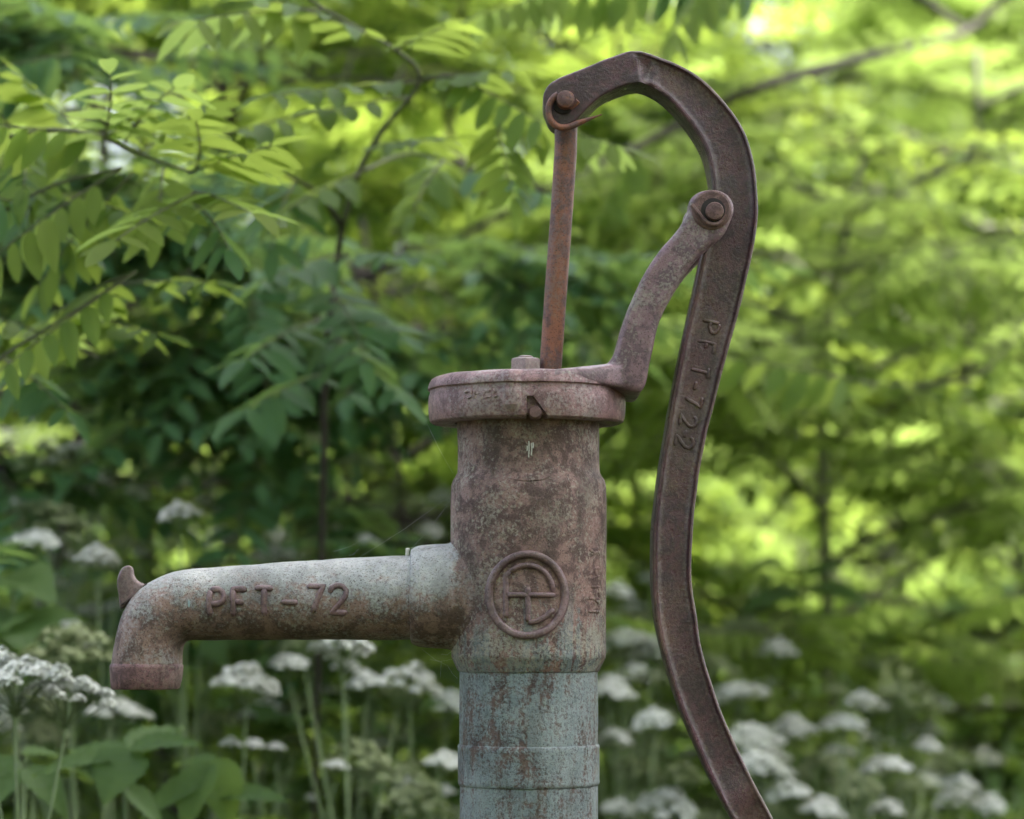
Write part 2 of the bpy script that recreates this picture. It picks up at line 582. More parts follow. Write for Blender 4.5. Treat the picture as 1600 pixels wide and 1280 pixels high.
WORN = ([[(728, 614), (738, 612), (737, 622), (728, 623)]], [[(743, 613), (743, 624)], [(743, 618), (752, 617)]],
           [[(757, 614), (767, 613)], [(757, 624), (767, 624)], [(757, 614), (757, 624)]], [[(772, 612), (772, 624), (780, 623)]],
           [[(789, 618), (797, 617)], [(791, 624), (798, 625)]])
for st in [[[(a, b + 9) for a, b in l_] for l_ in w_] for w_ in WORN]:
    part('worn_cast_letter', relief(st, cap_map, 2.0, 1.6), M['cap'], cap, sharp=60, rough=3.0, scale=260)
# hex bolt on the cap
hexr = lambda r, py: [P(821 + r * math.cos(a), py, -20 + r * math.sin(a)) for a in [math.pi / 6 + math.pi / 3 * k for k in range(6)]]
nut = part('hex_bolt', loft([hexr(25.5, 590), hexr(25.5, 567), hexr(24, 563.5), hexr(19, 562)]), M['cap'], sharp=25)
part('bolt_tip', tube([P(821, 564, -20), P(821, 559.5, -20), P(821, 558, -20)], [12 * S, 12 * S, 9 * S], 16), M['cap'], nut)

# bracket: tangent base lug plus a forked arm up to the handle pivot
lug = []
for a in np.linspace(-62, 62, 15):
    lug.append((CC + 153 * math.cos(math.radians(a)), -153 * math.sin(math.radians(a))))
plan = [(CC + 40, 148.5), (CC + 92, 124), (955, 97), (984, 80), (994, 66), (998, 45), (999, 0), (998, -45), (994, -66), (984, -80), (955, -97), (CC + 92, -124), (CC + 40, -148.5)]
rings = []
for dz, ins in ((0, 3), (2, 0.8), (6, 0), (0, 0)):
    pass


def lug_top(x):
    return np.interp(x, [860, 900, 930, 950, 965, 1010], [590, 588, 584, 580, 574, 568])


def lug_bot(x):
    return np.interp(x, [860, 940, 975, 990, 1010], [611, 612, 616, 623, 624])


def unp(p, y):
    f = (4000 + y) / 4000
    return (800 + (p[0] - 800) * f, 970 + (p[1] - 970) * f)


def ringp(ins, top, off):
    cxm, out = 930, []
    for x, y in plan:
        d = math.hypot(x - cxm, y)
        xx, yy = x - (x - cxm) / d * ins, y - y / d * ins
        out.append(P(xx, (lug_top(x) + off) if top else (lug_bot(x) - off), yy))
    return out


base = loft([ringp(6, False, 0), ringp(1.5, False, 2), ringp(0, False, 6), ringp(0, True, 9), ringp(2, True, 4), ringp(7, True, 0.5), ringp(14, True, 0)])
armL = [(936, 592), (940, 576), (950, 567), (960, 551), (968, 522), (981, 483), (1001, 438), (1030, 393), (1056, 362), (1070, 342), (1076, 330)]
eye = arc(1111, 327, 36, 31, 175, -28, 14)
armR = [(1134, 362), (1122, 376), (1096, 397), (1070, 428), (1047, 467), (1031, 503), (1021, 542), (1014, 568), (1008, 598), (998, 614), (981, 612)]
outl = [tuple(p) for p in catmull(armL, 3)] + eye + [tuple(p) for p in catmull(armR, 3)]
outl = [unp(p, -80) for p in outl]
low = [p for p in outl if p[1] > 512]
fr = extrude_outline(outl, -88, -50, 9, 4)
bk = extrude_outline(outl, 50, 88, 9, 4)
lowb = extrude_outline(low, -70, 70, 7, 3)
BR_FIX = 1
bracket = part('pivot_bracket', join(base, fr, bk, lowb), M['bracket'], rough=1.6, sharp=38, label='grey brown forked bracket rising from the cap')
rm = bracket.modifiers.new('remesh', 'REMESH'); rm.mode = 'VOXEL'; rm.voxel_size = 0.0011; rm.use_smooth_shade = True
sm = bracket.modifiers.new('smooth', 'SMOOTH'); sm.factor = 0.5; sm.iterations = 14
part('pivot_boss', tube([P(1105.0, 342.4, -84), P(1105.0, 342.4, -90), P(1105.0, 342.4, -92)], [31 * S, 30 * S, 27 * S], 40), M['pin'], bracket, sharp=30, rough=0.5)
part('pin_hole_shade', tube([P(1106.9, 343.4, -86), P(1106.9, 343.4, -92.6)], [18.5 * S, 18.5 * S], 32), M['hole'], bracket)  # solid disc; the shade inside the hole is put into its colour
part('pivot_pin', tube([P(1108.9, 345.4, 86), P(1108.9, 345.4, -98), P(1108.9, 345.4, -101), P(1108.9, 345.4, -102)], [14 * S, 14 * S, 12.5 * S, 9 * S], 28), M['pin'], bracket, sharp=35, rough=0.4)
part('cotter_wire', tube([P(*unp((x, y), -95), z) for x, y, z in catmull([(1081, 320, -93), (1090, 331, -95), (1099, 343, -95), (1109, 350, -95), (1121, 350, -95), (1130, 344, -95)], 5)], 3.4 * S, 8), M['pin'], bracket)

# handle: channel section swept between its two edges
OUT = [(850, 167), (849, 150), (857, 133), (873, 122), (900, 111), (930, 99), (960, 87.5), (986, 79), (1011, 82), (1037, 90.5), (1066, 103), (1096, 123), (1125, 150), (1150, 182), (1168, 218), (1179, 260), (1184, 305), (1183, 350), (1175, 400), (1161, 460), (1145, 520), (1127, 590), (1110, 655), (1096, 720), (1086, 790), (1081, 850), (1081, 905), (1087, 955), (1096, 1010), (1112, 1068), (1133, 1125), (1158, 1182), (1187, 1240), (1215, 1290), (1262, 1360), (1318, 1430), (1340, 1452)]
INN = [(852, 172), (860, 189), (877, 198), (896, 191), (914, 173), (940, 150), (967, 137), (994, 130), (1013, 134), (1033, 145), (1053, 163), (1073, 186), (1090, 210), (1103, 238), (1110, 265), (1113, 295), (1112, 325), (1106, 360), (1096, 402), (1083, 465), (1069, 525), (1054, 600), (1042, 665), (1031, 735), (1023, 805), (1020, 865), (1021, 925), (1028, 985), (1043, 1045), (1064, 1108), (1086, 1162), (1112, 1220), (1145, 1280), (1180, 1335), (1235, 1402), (1295, 1470), (1318, 1490)]
SUB = 6
oo, ii = catmull([unp(p, -42) for p in OUT], SUB), catmull([unp(p, -42) for p in INN], SUB)
rings = []
nn = len(oo)
HH = 42.0


def recess_at(s):
    d = np.interp(s, [0, 7.3, 8.3, 10, 30.6, 31.2, 31.75, 32.3, 35, 36], [0, 0, 7, 10, 10, 9, 0.5, 9, 8, 0])
    return float(d)


for i in range(nn):
    s = i / SUB
    o, n_ = oo[i], ii[i]
    w = np.linalg.norm(o - n_)
    t = (o - n_) / (w + 1e-9)
    d = recess_at(s)
    fl = min(4.5, w * 0.12)
    fil = min(13.0, w * 0.2)
    h = HH * (1.0 if s > 3 else 1.0)
    if w < 12: h = HH - 4
    bv = min(3.0, w * 0.1)
    prof2 = [(0, -h + bv), (bv * 0.3, -h + bv * 0.3), (bv, -h), (fl, -h), (fl + 1.5, -h + d * 0.55), (fl + fil * 0.45, -h + d * 0.88), (fl + fil, -h + d),
             (w / 2, -h + d * 0.96), (w - fl - fil, -h + d), (w - fl - fil * 0.45, -h + d * 0.88), (w - fl - 1.5, -h + d * 0.55), (w - fl, -h), (w - bv, -h), (w - bv * 0.3, -h + bv * 0.3), (w, -h + bv)]
    back_ = [(a, -b) for a, b in prof2[::-1]]
    ring = []
    for a, b in prof2 + back_:
        q = n_ + t * a
        lump = 0
        if 6.6 < s < 9 and b < 0:
            lump = (5.0 * fbm((q[0] * 0.06, q[1] * 0.06, 2), 1.0, 4) - 2.0) * min(1, (s - 6.6) * 2, (9 - s) * 2)
        ring.append(P(q[0], q[1], b + lump))
    rings.append(ring)
handle = part('handle', loft(rings), M['handle'], rough=1.1, sharp=45, label='dark curved pump handle with raised lettering')

FONT = {
    'P': [[(0, 0), (0, 1)], [(0, 1), (.55, 1), (.85, .9), (.95, .74), (.85, .58), (.55, .48), (0, .48)]],
    'F': [[(0, 0), (0, 1), (.9, 1)], [(0, .52), (.7, .52)]],
    'T': [[(0, 1), (1, 1)], [(.5, 1), (.5, 0)]],
    '-': [[(0, .45), (.95, .45)]],
    '7': [[(0, 1), (.95, 1), (.6, .5), (.35, 0)]],
    '2': [[(0, .72), (.08, .9), (.35, 1), (.7, .97), (.92, .8), (.88, .6), (.6, .36), (.05, 0), (.98, 0)]],
}


def glyph(ch, f):
    return [[f(u, v) for u, v in st] for st in FONT[ch]]


# lettering down the handle: baseline on the left, reading downwards
ci = [(a + b) / 2 for a, b in zip(oo, ii)]


def handle_frame(py):
    j = min(range(100, nn - 1), key=lambda q: abs(ci[q][1] - py))
    tdir = ci[j + 1] - ci[j]
    tdir = tdir / np.linalg.norm(tdir)
    return ci[j], tdir


for ch, py in (('P', 508), ('F', 542), ('T', 572), ('-', 600), ('7', 622), ('2', 648), ('-', 673), ('2', 690)):
    c, td = handle_frame(py)
    nd = np.array([-td[1], td[0]]); nd = nd if nd[0] > 0 else -nd     # towards the right edge
    ww = 15 if ch == '-' else 17

    def gm(u, v, c=c, td=td, nd=nd, ww=ww):
        q = c + td * (u * ww) + nd * ((v - 0.5) * 27)
        return (q[0], q[1])
    part('letter', relief(glyph(ch, gm), lambda u, v: (P(u, v, -32.3), Vector((0, -1, 0))), 2.9, 3.0), M['handle'], handle, sharp=60, rough=1.4, scale=160)

# pump rod with its eye, pin and bent cotter wire
rodp = [P(885, 176, 0), P(884, 240, 0), P(876, 350, 0), P(868, 460, 0), P(860, 575, 0), P(859, 640, 0)]
rod = part('pump_rod', tube(rodp, [18 * S, 17.6 * S, 17.4 * S, 17.4 * S, 17.6 * S, 17.6 * S], 24), M['rod'], rough=0.9, label='straight rusty orange brown pump rod')
part('rod_eye', tube([P(881, 165, -20), P(881, 165, 20)], [30 * S, 30 * S], 28), M['rod'], rod, sharp=40)
pin = part('head_pin', tube([P(*unp((884, 155), -60), y_) for y_ in (50, -58, -63, -65)], [14 * S, 14 * S, 13 * S, 10 * S], 26), M['rod'], sharp=35, rough=0.6)
wire = [(872, 148, -54), (866, 152, -54), (860, 160, -53), (857, 171, -52), (859, 184, -52), (866, 194, -52), (877, 199, -52), (890, 198, -53), (905, 192, -54), (922, 186, -56), (940, 180, -59)]
wp = [P(*unp(w[:2], -54), w[2]) for w in catmull(wire, 4)]
part('bent_wire', tube(wp, [max(1.2, 5.2 * min(1, (len(wp) - k) / 10)) * S for k in range(len(wp))], 10), M['rod'], pin)
part('wire_stub', tube([P(*unp((x, y), -54), z) for x, y, z in [(890, 168, -52), (898, 163, -54), (903, 158, -56)]], 4.5 * S, 8), M['rod'], pin)
part('pin_collar', tube([P(*unp((880, 162), -45), y_) for y_ in (-41, -47)], [17 * S, 15 * S], 22), M['hole'], pin)

# spout: collar, tapering tube, elbow, nozzle lip, hook, letters
sec = [((735, 849), (735, 1015)), ((722, 849.5), (722, 1014.5)), ((712, 850), (712, 1014)), ((702, 850), (702, 1014)), ((680, 850.5), (680, 1013)), ((660, 852), (660, 1012)), ((651, 854), (651, 1010)), ((645, 857), (645, 1007.5)), ((642.5, 860), (642.5, 1005)), ((641.5, 866.8), (641.5, 1000.8)), ((639, 867.3), (639, 1000.5)), ((630, 868), (630, 1000.5)),
       ((600, 869), (600, 1000)), ((540, 872.5), (540, 1000)), ((480, 876.5), (480, 1000)), ((420, 880.5), (420, 1000)), ((360, 884.5), (360, 1000)), ((325, 887), (325, 1000)),
       ((300, 889), (305, 1000)), ((282, 891.5), (298, 1000.5)), ((262, 897), (293, 1002)), ((240, 906), (290, 1004)), ((220, 919), (288, 1007)), ((203, 938), (286.5, 1010)), ((192, 960), (285.5, 1014)), ((184, 984), (285, 1019)), ((179, 1008), (284.5, 1026)), ((176, 1026), (284.5, 1033)), ((174.5, 1040), (284.5, 1040))]


def circ_rings(sections, sub, n=48):
    a = catmull([s[0] for s in sections], sub)
    b = catmull([s[1] for s in sections], sub)
    out = []
    for p, q in zip(a, b):
        c, hv = (p + q) / 2, (p - q) / 2
        r = np.linalg.norm(hv)
        out.append([P(c[0] + hv[0] * math.cos(t), c[1] + hv[1] * math.cos(t), -r * math.sin(t)) for t in [2 * math.pi * k / n for k in range(n)]])
    return out


srings = circ_rings([((752, 848), (752, 1016)), ((745, 848), (745, 1016))] + sec, 5, 64)
for ring in srings:
    cen = sum(ring, Vector()) / len(ring)
    for k_, v_ in enumerate(ring):
        d_ = math.hypot(v_.x / S + 800 - CX, v_.y / S) - 121
        if d_ < 9 and v_.x < P(770, 0).x:
            dd = max(d_, -3)
            ring[k_] = v_ + (v_ - cen).normalized() * ((9 - dd) ** 2 / 26) * S
spout = part('spout', loft(srings, True, True, True), M['spout'], rough=1.4, sharp=60)
lip = [((174, 1037), (284, 1037)), ((172, 1040.5), (286, 1040)), ((172, 1044), (286, 1043)), ((172.5, 1060), (284.5, 1059)), ((174, 1075), (281, 1074.5)), ((176, 1077), (279, 1076.5)), ((183, 1077), (272, 1076.5)), ((185, 1070), (270, 1070)), ((185, 1044), (270, 1044))]
part('nozzle_lip', loft(circ_rings(lip, 1), True, False, True), M['nozzle'], spout, rough=0.8, sharp=40)
hook = [(222, 926), (206, 938), (190, 952), (186, 930), (183.5, 910), (187, 896), (193, 887), (201, 884), (207, 888), (209, 898), (213, 906), (221, 911), (234, 914)]
part('hook', extrude_outline([tuple(p) for p in catmull(hook, 3)], -13, 13, 5, 3), M['emblem'], spout, rough=0.8)


def spout_map(u, v):
    yt = np.interp(u, [300, 640], [889, 867]); yb = 1000.0
    c, r = (yt + yb) / 2, (yb - yt) / 2
    s = max(-0.97, min(0.97, (v - c) / r))
    ph = math.asin(s)
    return P(u, c + r * math.sin(ph), -r * math.cos(ph)), Vector((0, -math.cos(ph), -math.sin(ph)))


for ch, x0, w in (('P', 334, 24), ('F', 370, 24), ('T', 404, 28), ('-', 446, 26), ('7', 484, 27), ('2', 520, 27)):
    yb = np.interp(x0, [330, 520], [964, 957])
    gm = lambda u, v, x0=x0, w=w, yb=yb: (x0 + u * w, yb - v * 41)
    part('letter', relief(glyph(ch, gm), spout_map, 4.6, 5.4), M['emblem'], spout, sharp=60, rough=1.3, scale=120)
# seam ridge around the spout beside the elbow, and a speck of moss on the collar
part('chalk_line', relief([[(304, 900), (303, 925), (302, 950), (303, 978)]], spout_map, 3.0, 1.0), simple('pale_blue_paint', (0.25, 0.34, 0.345)), spout)

part('cast_nub', tube([P(637, 874, -6), P(637, 862, -6), P(637.5, 858, -6), P(637.5, 856.5, -6)], [3.5 * S, 3.2 * S, 3.6 * S, 2 * S], 10), M['drip'], spout)
part('collar_seam', relief([[(641, y_) for y_ in range(872, 996, 6)]], spout_map, 2.6, 3.0), M['spout'], spout, rough=1.0)
# spider threads
web = []
for a, b in (((636, 866, -20), (700, 790, -20)), ((560, 872, 0), (703, 775, 5)), ((520, 862, 10), (575, 838, 10)), ((545, 868, 0), (560, 858, 0)), ((668, 664, -20), (708, 740, -10)), ((660, 1014, -20), (700, 1040, -20)), ((690, 1022, -10), (706, 1018, -10)), ((700, 1040, -20), (716, 1060, -20)), ((672, 1030, -20), (706, 1030, -20)), ((690, 1034, -20), (688, 1060, -20))):
    pa, pb = P(*a), P(*b)
    mid_ = (pa + pb) / 2 - Vector((0, 0, 0.0015))
    web.append(tube([pa, mid_, pb], 0.00005, 4))
wo = empty('spider_web', P(690, 860, -20))
for vf in web:
    th = mesh_obj('thread', *vf, M['web'], wo)
    th.matrix_parent_inverse = Matrix.Translation(-wo.location)
tag(wo, 'fine torn spider threads strung between spout collar and pump neck', 'spider web')

# ------------------------------------------------------------------ leaves
def leaflet_arrays(L=1.0, W=0.42, nseg=6, fold=0.12, bend=0.10, twist=0.0):
    """oval leaflet along +x, normal +z; 3 points across"""
    v, f = [], []
    for i in range(nseg + 1):
        t = i / nseg
        w = W * 0.5 * math.sin(math.pi * (0.02 + 0.96 * t) ** 0.85) ** 0.75 if 0 < t < 1 else W * 0.03
        z = -bend * t * t
        for s in (-1, 0, 1):
            v.append((t * L, s * w, z + abs(s) * fold * w + twist * s * t * w))
    for i in range(nseg):
        for s in (0, 1):
            a = i * 3 + s
            f.append((a, a + 3, a + 4, a + 1))
    return np.array(v), np.array(f)


LEAFLET_HI = [leaflet_arrays(nseg=8, fold=f_, bend=b_, twist=t_) for f_, b_, t_ in ((0.15, 0.08, 0.0), (0.25, 0.16, 0.2), (0.05, 0.05, -0.2), (0.3, 0.22, 0.1))]
LEAFLET_MID = [leaflet_arrays(nseg=4, fold=f_, bend=b_) for f_, b_ in ((0.15, 0.08), (0.3, 0.2))]
LEAFLET_LO = [(np.array([(0, 0, 0), (.45, -.21, .02), (1, 0, -.1), (.45, .21, .02)], float), np.array([(0, 1, 2, 3)]))]


def arr_mesh(name, V, F, mats, midx=None, tint=None, smooth=True):
    """V (n,3), F (m,4) numpy -> mesh"""
    me = bpy.data.meshes.new(name)
    n, m = len(V), len(F)
    me.vertices.add(n); me.loops.add(m * 4); me.polygons.add(m)
    me.vertices.foreach_set('co', np.ascontiguousarray(V, dtype=np.float32).ravel())
    me.loops.foreach_set('vertex_index', np.ascontiguousarray(F, dtype=np.int32).ravel())
    me.polygons.foreach_set('loop_start', np.arange(0, m * 4, 4, dtype=np.int32))
    if smooth: me.polygons.foreach_set('use_smooth', np.ones(m, dtype=bool))
    for mt in (mats if isinstance(mats, (list, tuple)) else [mats]): me.materials.append(mt)
    if midx is not None: me.polygons.foreach_set('material_index', np.ascontiguousarray(midx, dtype=np.int32))
    a = me.attributes.new('tint', 'FLOAT', 'POINT')
    a.data.foreach_set('value', np.ascontiguousarray(tint if tint is not None else np.full(n, 0.5), dtype=np.float32))
    me.update(calc_edges=True)
    return me


class Acc:
    """accumulates quad geometry with a tint and a material slot"""
    def __init__(s): s.V, s.F, s.T, s.I, s.n = [], [], [], [], 0

    def add(s, V, F, tint=0.5, slot=0):
        s.V.append(V); s.F.append(F + s.n); s.T.append(np.full(len(V), tint)); s.I.append(np.full(len(F), slot)); s.n += len(V)

    def addvf(s, vf, tint=0.5, slot=0):
        v = np.array([tuple(q) for q in vf[0]]); f = np.array([q for q in vf[1] if len(q) == 4])
        s.add(v, f, tint, slot)

    def mesh(s, name, mats):
        return arr_mesh(name, np.concatenate(s.V), np.concatenate(s.F), mats, np.concatenate(s.I), np.concatenate(s.T))


def frame(x, up):
    x = x / np.linalg.norm(x)
    z = up - x * np.dot(up, x)
    z = z / (np.linalg.norm(z) + 1e-9)
    y = np.cross(z, x)
    return np.stack([x, y, z], 1)     # columns


def compound_spec(n_pairs, length, leaflet, droop, hang, r):
    """rachis along +x with drooping tip; returns rachis points and leaflet frames"""
    ts = np.linspace(0, 1, 10)
    pts = np.stack([ts * length, 0.04 * length * np.sin(ts * 3 + r.uniform(0, 6)), -droop * length * ts ** 2], 1)
    fr = []

    def pos(t):
        return np.array([np.interp(t, ts, pts[:, k]) for k in range(3)])
    for i in range(n_pairs):
        t = 0.2 + 0.74 * i / max(1, n_pairs - 1)
        p = pos(t); tan = pos(min(1, t + .05)) - pos(t - .05); tan /= np.linalg.norm(tan)
        for sd in (-1, 1):
            ang = math.radians(r.uniform(60, 82) - 12 * t)
            h = hang + r.uniform(-0.18, 0.18)
            side = np.array([-tan[1], tan[0], 0.0]) * sd
            side /= np.linalg.norm(side)
            d = tan * math.cos(ang) + (side * math.cos(h) + np.array([0, 0, -1.0]) * math.sin(h)) * math.sin(ang)
            up = np.array([0, 0, 1.0]) * math.cos(h) + side * math.sin(h) + np.array([r.uniform(-.25, .25), r.uniform(-.25, .25), 0])
            fr.append((p, frame(d, up), leaflet * (0.72 + 0.36 * math.sin(math.pi * (0.15 + 0.75 * t))) * r.uniform(0.88, 1.08)))
    p = pos(1.0); tan = p - pos(0.93)
    fr.append((p, frame(tan, np.array([0, 0, 1.0])), leaflet * 1.0))
    return pts, fr


def compound_mesh(name, mats, n_pairs, length, leaflet, droop, hang, r, shapes, rach=True):
    pts, fr = compound_spec(n_pairs, length, leaflet, droop, hang, r)
    A = Acc()
    if rach:
        A.addvf(tube(pts[::3], np.linspace(0.0014, 0.0006, len(pts[::3])), 4, False), 0.3, 1)
    for p, m, sz in fr:
        V, F = shapes[r.randrange(len(shapes))]
        A.add((V * sz) @ m.T + p, F, r.random(), 0)
    return A.mesh(name, mats)


# hero leaves: leaf (midrib) > leaflets
HI_MESH = {}
for mk in ('locust', 'locust_young', 'locust_dark'):
    HI_MESH[mk] = [arr_mesh('leaflet', V, F, M[mk], tint=np.full(len(V), R.random())) for V, F in LEAFLET_HI]


def hero_leaf(tree, base, tip, mk, pairs=6, leaflet=0.046, droop=0.06, hang=0.2, roll=0.0, wide=1.0):
    b, t = np.array(base), np.array(tip)
    L = np.linalg.norm(t - b)
    d = (t - b) / L
    Fm = frame(d + np.array([0, 0, droop * 0.9]), np.array([math.sin(roll), -0.15, math.cos(roll)]))
    pts, fr = compound_spec(pairs, L, leaflet, droop, hang, R)
    v, f = tube([Vector(Fm @ p + b) for p in pts], np.linspace(0.0013, 0.0006, len(pts)), 6)
    lf = mesh_obj('leaf', v, f, M['twig'], tree)
    for p, m, sz in fr:
        if R.random() < .05: continue
        sz *= R.uniform(.8, 1.15)
        q = Fm @ p + b
        rot = Fm @ m
        o = bpy.data.objects.new('leaflet', R.choice(HI_MESH[mk]))
        C.objects.link(o)
        o.parent = lf
        o.matrix_basis = Matrix.Translation(Vector(q)) @ Matrix([[*row, 0] for row in rot] + [[0, 0, 0, 1]]) @ Matrix.Diagonal((sz, sz * wide, sz, 1))
    return lf


def branch_part(tree, pts, r0, r1, name='branch', mat='bark', n=7):
    pp = [Vector(p) for p in catmull([tuple(p) for p in pts], 5)]
    return mesh_obj(name, *tube(pp, np.linspace(r0, r1, len(pp)), n), M[mat], tree)


# leaf templates shared by all mid and far trees
TMPL = {}


def templates(key, mk, nvar, shapes, n_pairs, length, leaflet, hangs):
    out = []
    for k in range(nvar):
        out.append(compound_mesh('leaf_' + key, [M[mk], M['twig']], n_pairs + R.choice((-1, 0, 1)), length * R.uniform(.85, 1.15), leaflet, R.uniform(.05, .3), R.choice(hangs), R, shapes))
    TMPL[key] = out


templates('locust', 'locust', 5, LEAFLET_MID, 7, 0.21, 0.042, (0.05, 0.3, 0.7))
templates('locust_young', 'locust_young', 4, LEAFLET_MID, 7, 0.20, 0.042, (0.05, 0.3, 0.8))
templates('locust_dark', 'locust_dark', 4, LEAFLET_MID, 5, 0.17, 0.046, (0.1, 0.4))


def mesh_arrays(me):
    V = np.empty(len(me.vertices) * 3, np.float32); me.vertices.foreach_get('co', V)
    F = np.empty(len(me.loops), np.int32); me.loops.foreach_get('vertex_index', F)
    I = np.empty(len(me.polygons), np.int32); me.polygons.foreach_get('material_index', I)
    T = np.empty(len(me.vertices), np.float32); me.attributes['tint'].data.foreach_get('value', T)
    return V.reshape(-1, 3).astype(float), F.reshape(-1, 4), I, T


def lo_leaf(mk_seed):
    r = random.Random(mk_seed)
    pts, fr = compound_spec(6, 0.21, 0.046, r.uniform(.05, .3), r.choice((0.05, 0.3, 0.6)), r)
    V, F = [], []
    n = 0
    for p, m, sz in fr:
        a, b = LEAFLET_LO[0]
        V.append((a * sz) @ m.T + p); F.append(b + n); n += len(a)
    return np.concatenate(V), np.concatenate(F)


LO = [lo_leaf(k) for k in range(8)]


def grow(r, base, height, lean, n_limb, limb_len, zlo, spread=None, up=0.35):
    """trunk points and limbs (lists of points) with twigs; returns trunk, limbs, leaf sites"""
    base = np.array(base, float)
    tr = [base]
    for k in range(1, 7):
        t = k / 6
        tr.append(base + np.array([lean[0] * t + r.uniform(-.03, .03) * height, lean[1] * t + r.uniform(-.03, .03) * height, height * t]))
    tr = catmull(tr, 3)
    limbs, sites = [], []
    for k in range(n_limb):
        f = zlo + (1 - zlo) * (k + r.random()) / n_limb
        p0 = tr[min(len(tr) - 1, int(f * (len(tr) - 1)))]
        az = k * 2.4 + r.uniform(-.5, .5)
        if spread: az = r.uniform(*spread)
        L = limb_len * r.uniform(.6, 1.15) * (1.15 - 0.55 * f)
        d = np.array([math.cos(az), math.sin(az), up + r.uniform(-.15, .3)])
        pts = [p0]
        p = p0.copy()
        for q in range(6):
            d = d + np.array([r.uniform(-.2, .2), r.uniform(-.2, .2), -0.10])
            d /= np.linalg.norm(d)
            p = p + d * L / 6
            pts.append(p)
            if q >= 1:
                for _ in range(2):
                    # twig
                    td = d + np.array([r.uniform(-1, 1), r.uniform(-1, 1), r.uniform(-.3, .45)])
                    td /= np.linalg.norm(td)
                    tl = L * r.uniform(.15, .38)
                    tw = [p, p + td * tl * .5 + np.array([0, 0, .02]), p + td * tl]
                    limbs.append((tw, 0.25))
                    for u in np.linspace(.15, 1, 5):
                        sites.append((p + td * tl * u, td))
                sites.append((p, d))
        limbs.append((pts, 1.0))
    return tr, limbs, sites


def orient(r, d, flat=0.35):
    az = r.uniform(-1.2, 1.2)
    c, s = math.cos(az), math.sin(az)
    x = np.array([d[0] * c - d[1] * s, d[0] * s + d[1] * c, d[2] * .4 + r.uniform(-.35, .25)])
    up = np.array([r.uniform(-flat, flat), r.uniform(-flat, flat), 1.0])
    return frame(x, up)


def make_tree(name, label, base, height, lean, n_limb, limb_len, zlo, trunk_r, seed, tm, nparts=0, nmass=1500, group=None, scale=1.0, spread=None, up=0.35, limb_mat='bark'):
    r = random.Random(seed)
    tree = empty(name, (0, 0, 0), label, 'tree', group)
    tree.location = base
    loc = Vector(base)
    tr, limbs, sites = grow(r, (0, 0, -0.1), height, lean, n_limb, limb_len, zlo, spread, up)
    mesh_obj('trunk', *tube([Vector(p) for p in tr], np.linspace(trunk_r, trunk_r * .3, len(tr)), 10), M[limb_mat], tree)
    A = Acc()
    for pts, k in limbs:
        A.addvf(tube([Vector(p) for p in pts], np.linspace(trunk_r * .38 * k + .0015, trunk_r * .1 * k + .001, len(pts)), 5, False))
    lo_ = bpy.data.objects.new('limbs', A.mesh('limbs', M[limb_mat])); C.objects.link(lo_); lo_.parent = tree
    r.shuffle(sites)

    def inview(p):
        w = loc + Vector(p)
        k = S * (DIST + w.y) / DIST
        return w.y > 0.2 and -40 < w.x / k + 800 < 1640 and -30 < 970 - (w.z - EYE) / k < 1300
    vis = [s for s in sites if inview(s[0])] if nparts else []
    used = set()
    for p, d in sorted(vis, key=lambda s: s[0][1])[:nparts]:
        used.add(id(p))
        o = bpy.data.objects.new('leaf', r.choice(TMPL[tm])); C.objects.link(o); o.parent = tree
        m = orient(r, d)
        s_ = scale * r.uniform(.75, 1.2)
        o.matrix_basis = Matrix.Translation(Vector(p)) @ Matrix([[*row, 0] for row in m] + [[0, 0, 0, 1]]) @ Matrix.Scale(s_, 4)
    A = Acc()
    rest = [s for s in sites if id(s[0]) not in used]
    for k in range(nmass):
        p, d = rest[k % len(rest)]
        jit = np.array([r.gauss(0, .05), r.gauss(0, .05), r.gauss(0, .03)]) * (1 if k >= len(rest) else .2)
        V, F = r.choice(LO)
        m = orient(r, d)
        A.add((V * scale * r.uniform(.8, 1.25)) @ m.T + p + jit, F, r.random())
    if nmass:
        me = A.mesh('crown', M[tm])
        co = bpy.data.objects.new('crown', me); C.objects.link(co); co.parent = tree
        co['kind'] = 'stuff'
    return tree


def copy_tree(src, loc, rz, sc, label, group=None):
    c = src.copy(); C.objects.link(c)
    c.location = loc; c.rotation_euler = (0, 0, rz); c.scale = (sc, sc, sc)
    c['label'] = label
    if group: c['group'] = group
    for ch in list(src.children):
        d = ch.copy(); C.objects.link(d); d.parent = c
    return c


# --- hero sapling on the left: explicit twigs and leaves
def A3(px, py, Y): return tuple(at(px, py, Y))


sap = empty('locust_sapling', (0, 0, 0), 'sunlit locust sapling with feathery leaves reaching in from the left edge', 'sapling')
branch_part(sap, [(-1.02, 0.9, -0.05), (-1.0, 0.88, 0.6), A3(-420, 500, .75), A3(-300, 330, .7), A3(-180, 200, .65)], .018, .006, 'trunk')
branch_part(sap, [A3(-300, 330, 0.56), A3(-120, 250, 0.496), A3(60, 205, 0.464), A3(150, 212, 0.448), A3(215, 240, 0.44), A3(300, 270, 0.432)], .003, .0012, mat='twig')
branch_part(sap, [A3(-420, 500, 0.6), A3(-150, 420, 0.48), A3(60, 300, 0.44), A3(190, 262, 0.416)], .0026, .0011, mat='twig')
branch_part(sap, [A3(-420, 520, 0.6), A3(-100, 600, 0.48), A3(30, 540, 0.44), A3(210, 425, 0.44)], .0026, .0011, mat='twig')
Yh = .52
for b, t, mk, pairs, lf, dr_, hg, rl in (
    (((165, 245), (162, 112)), 0, 'locust_young', 6, .047, .05, .12, .0),
):
    pass
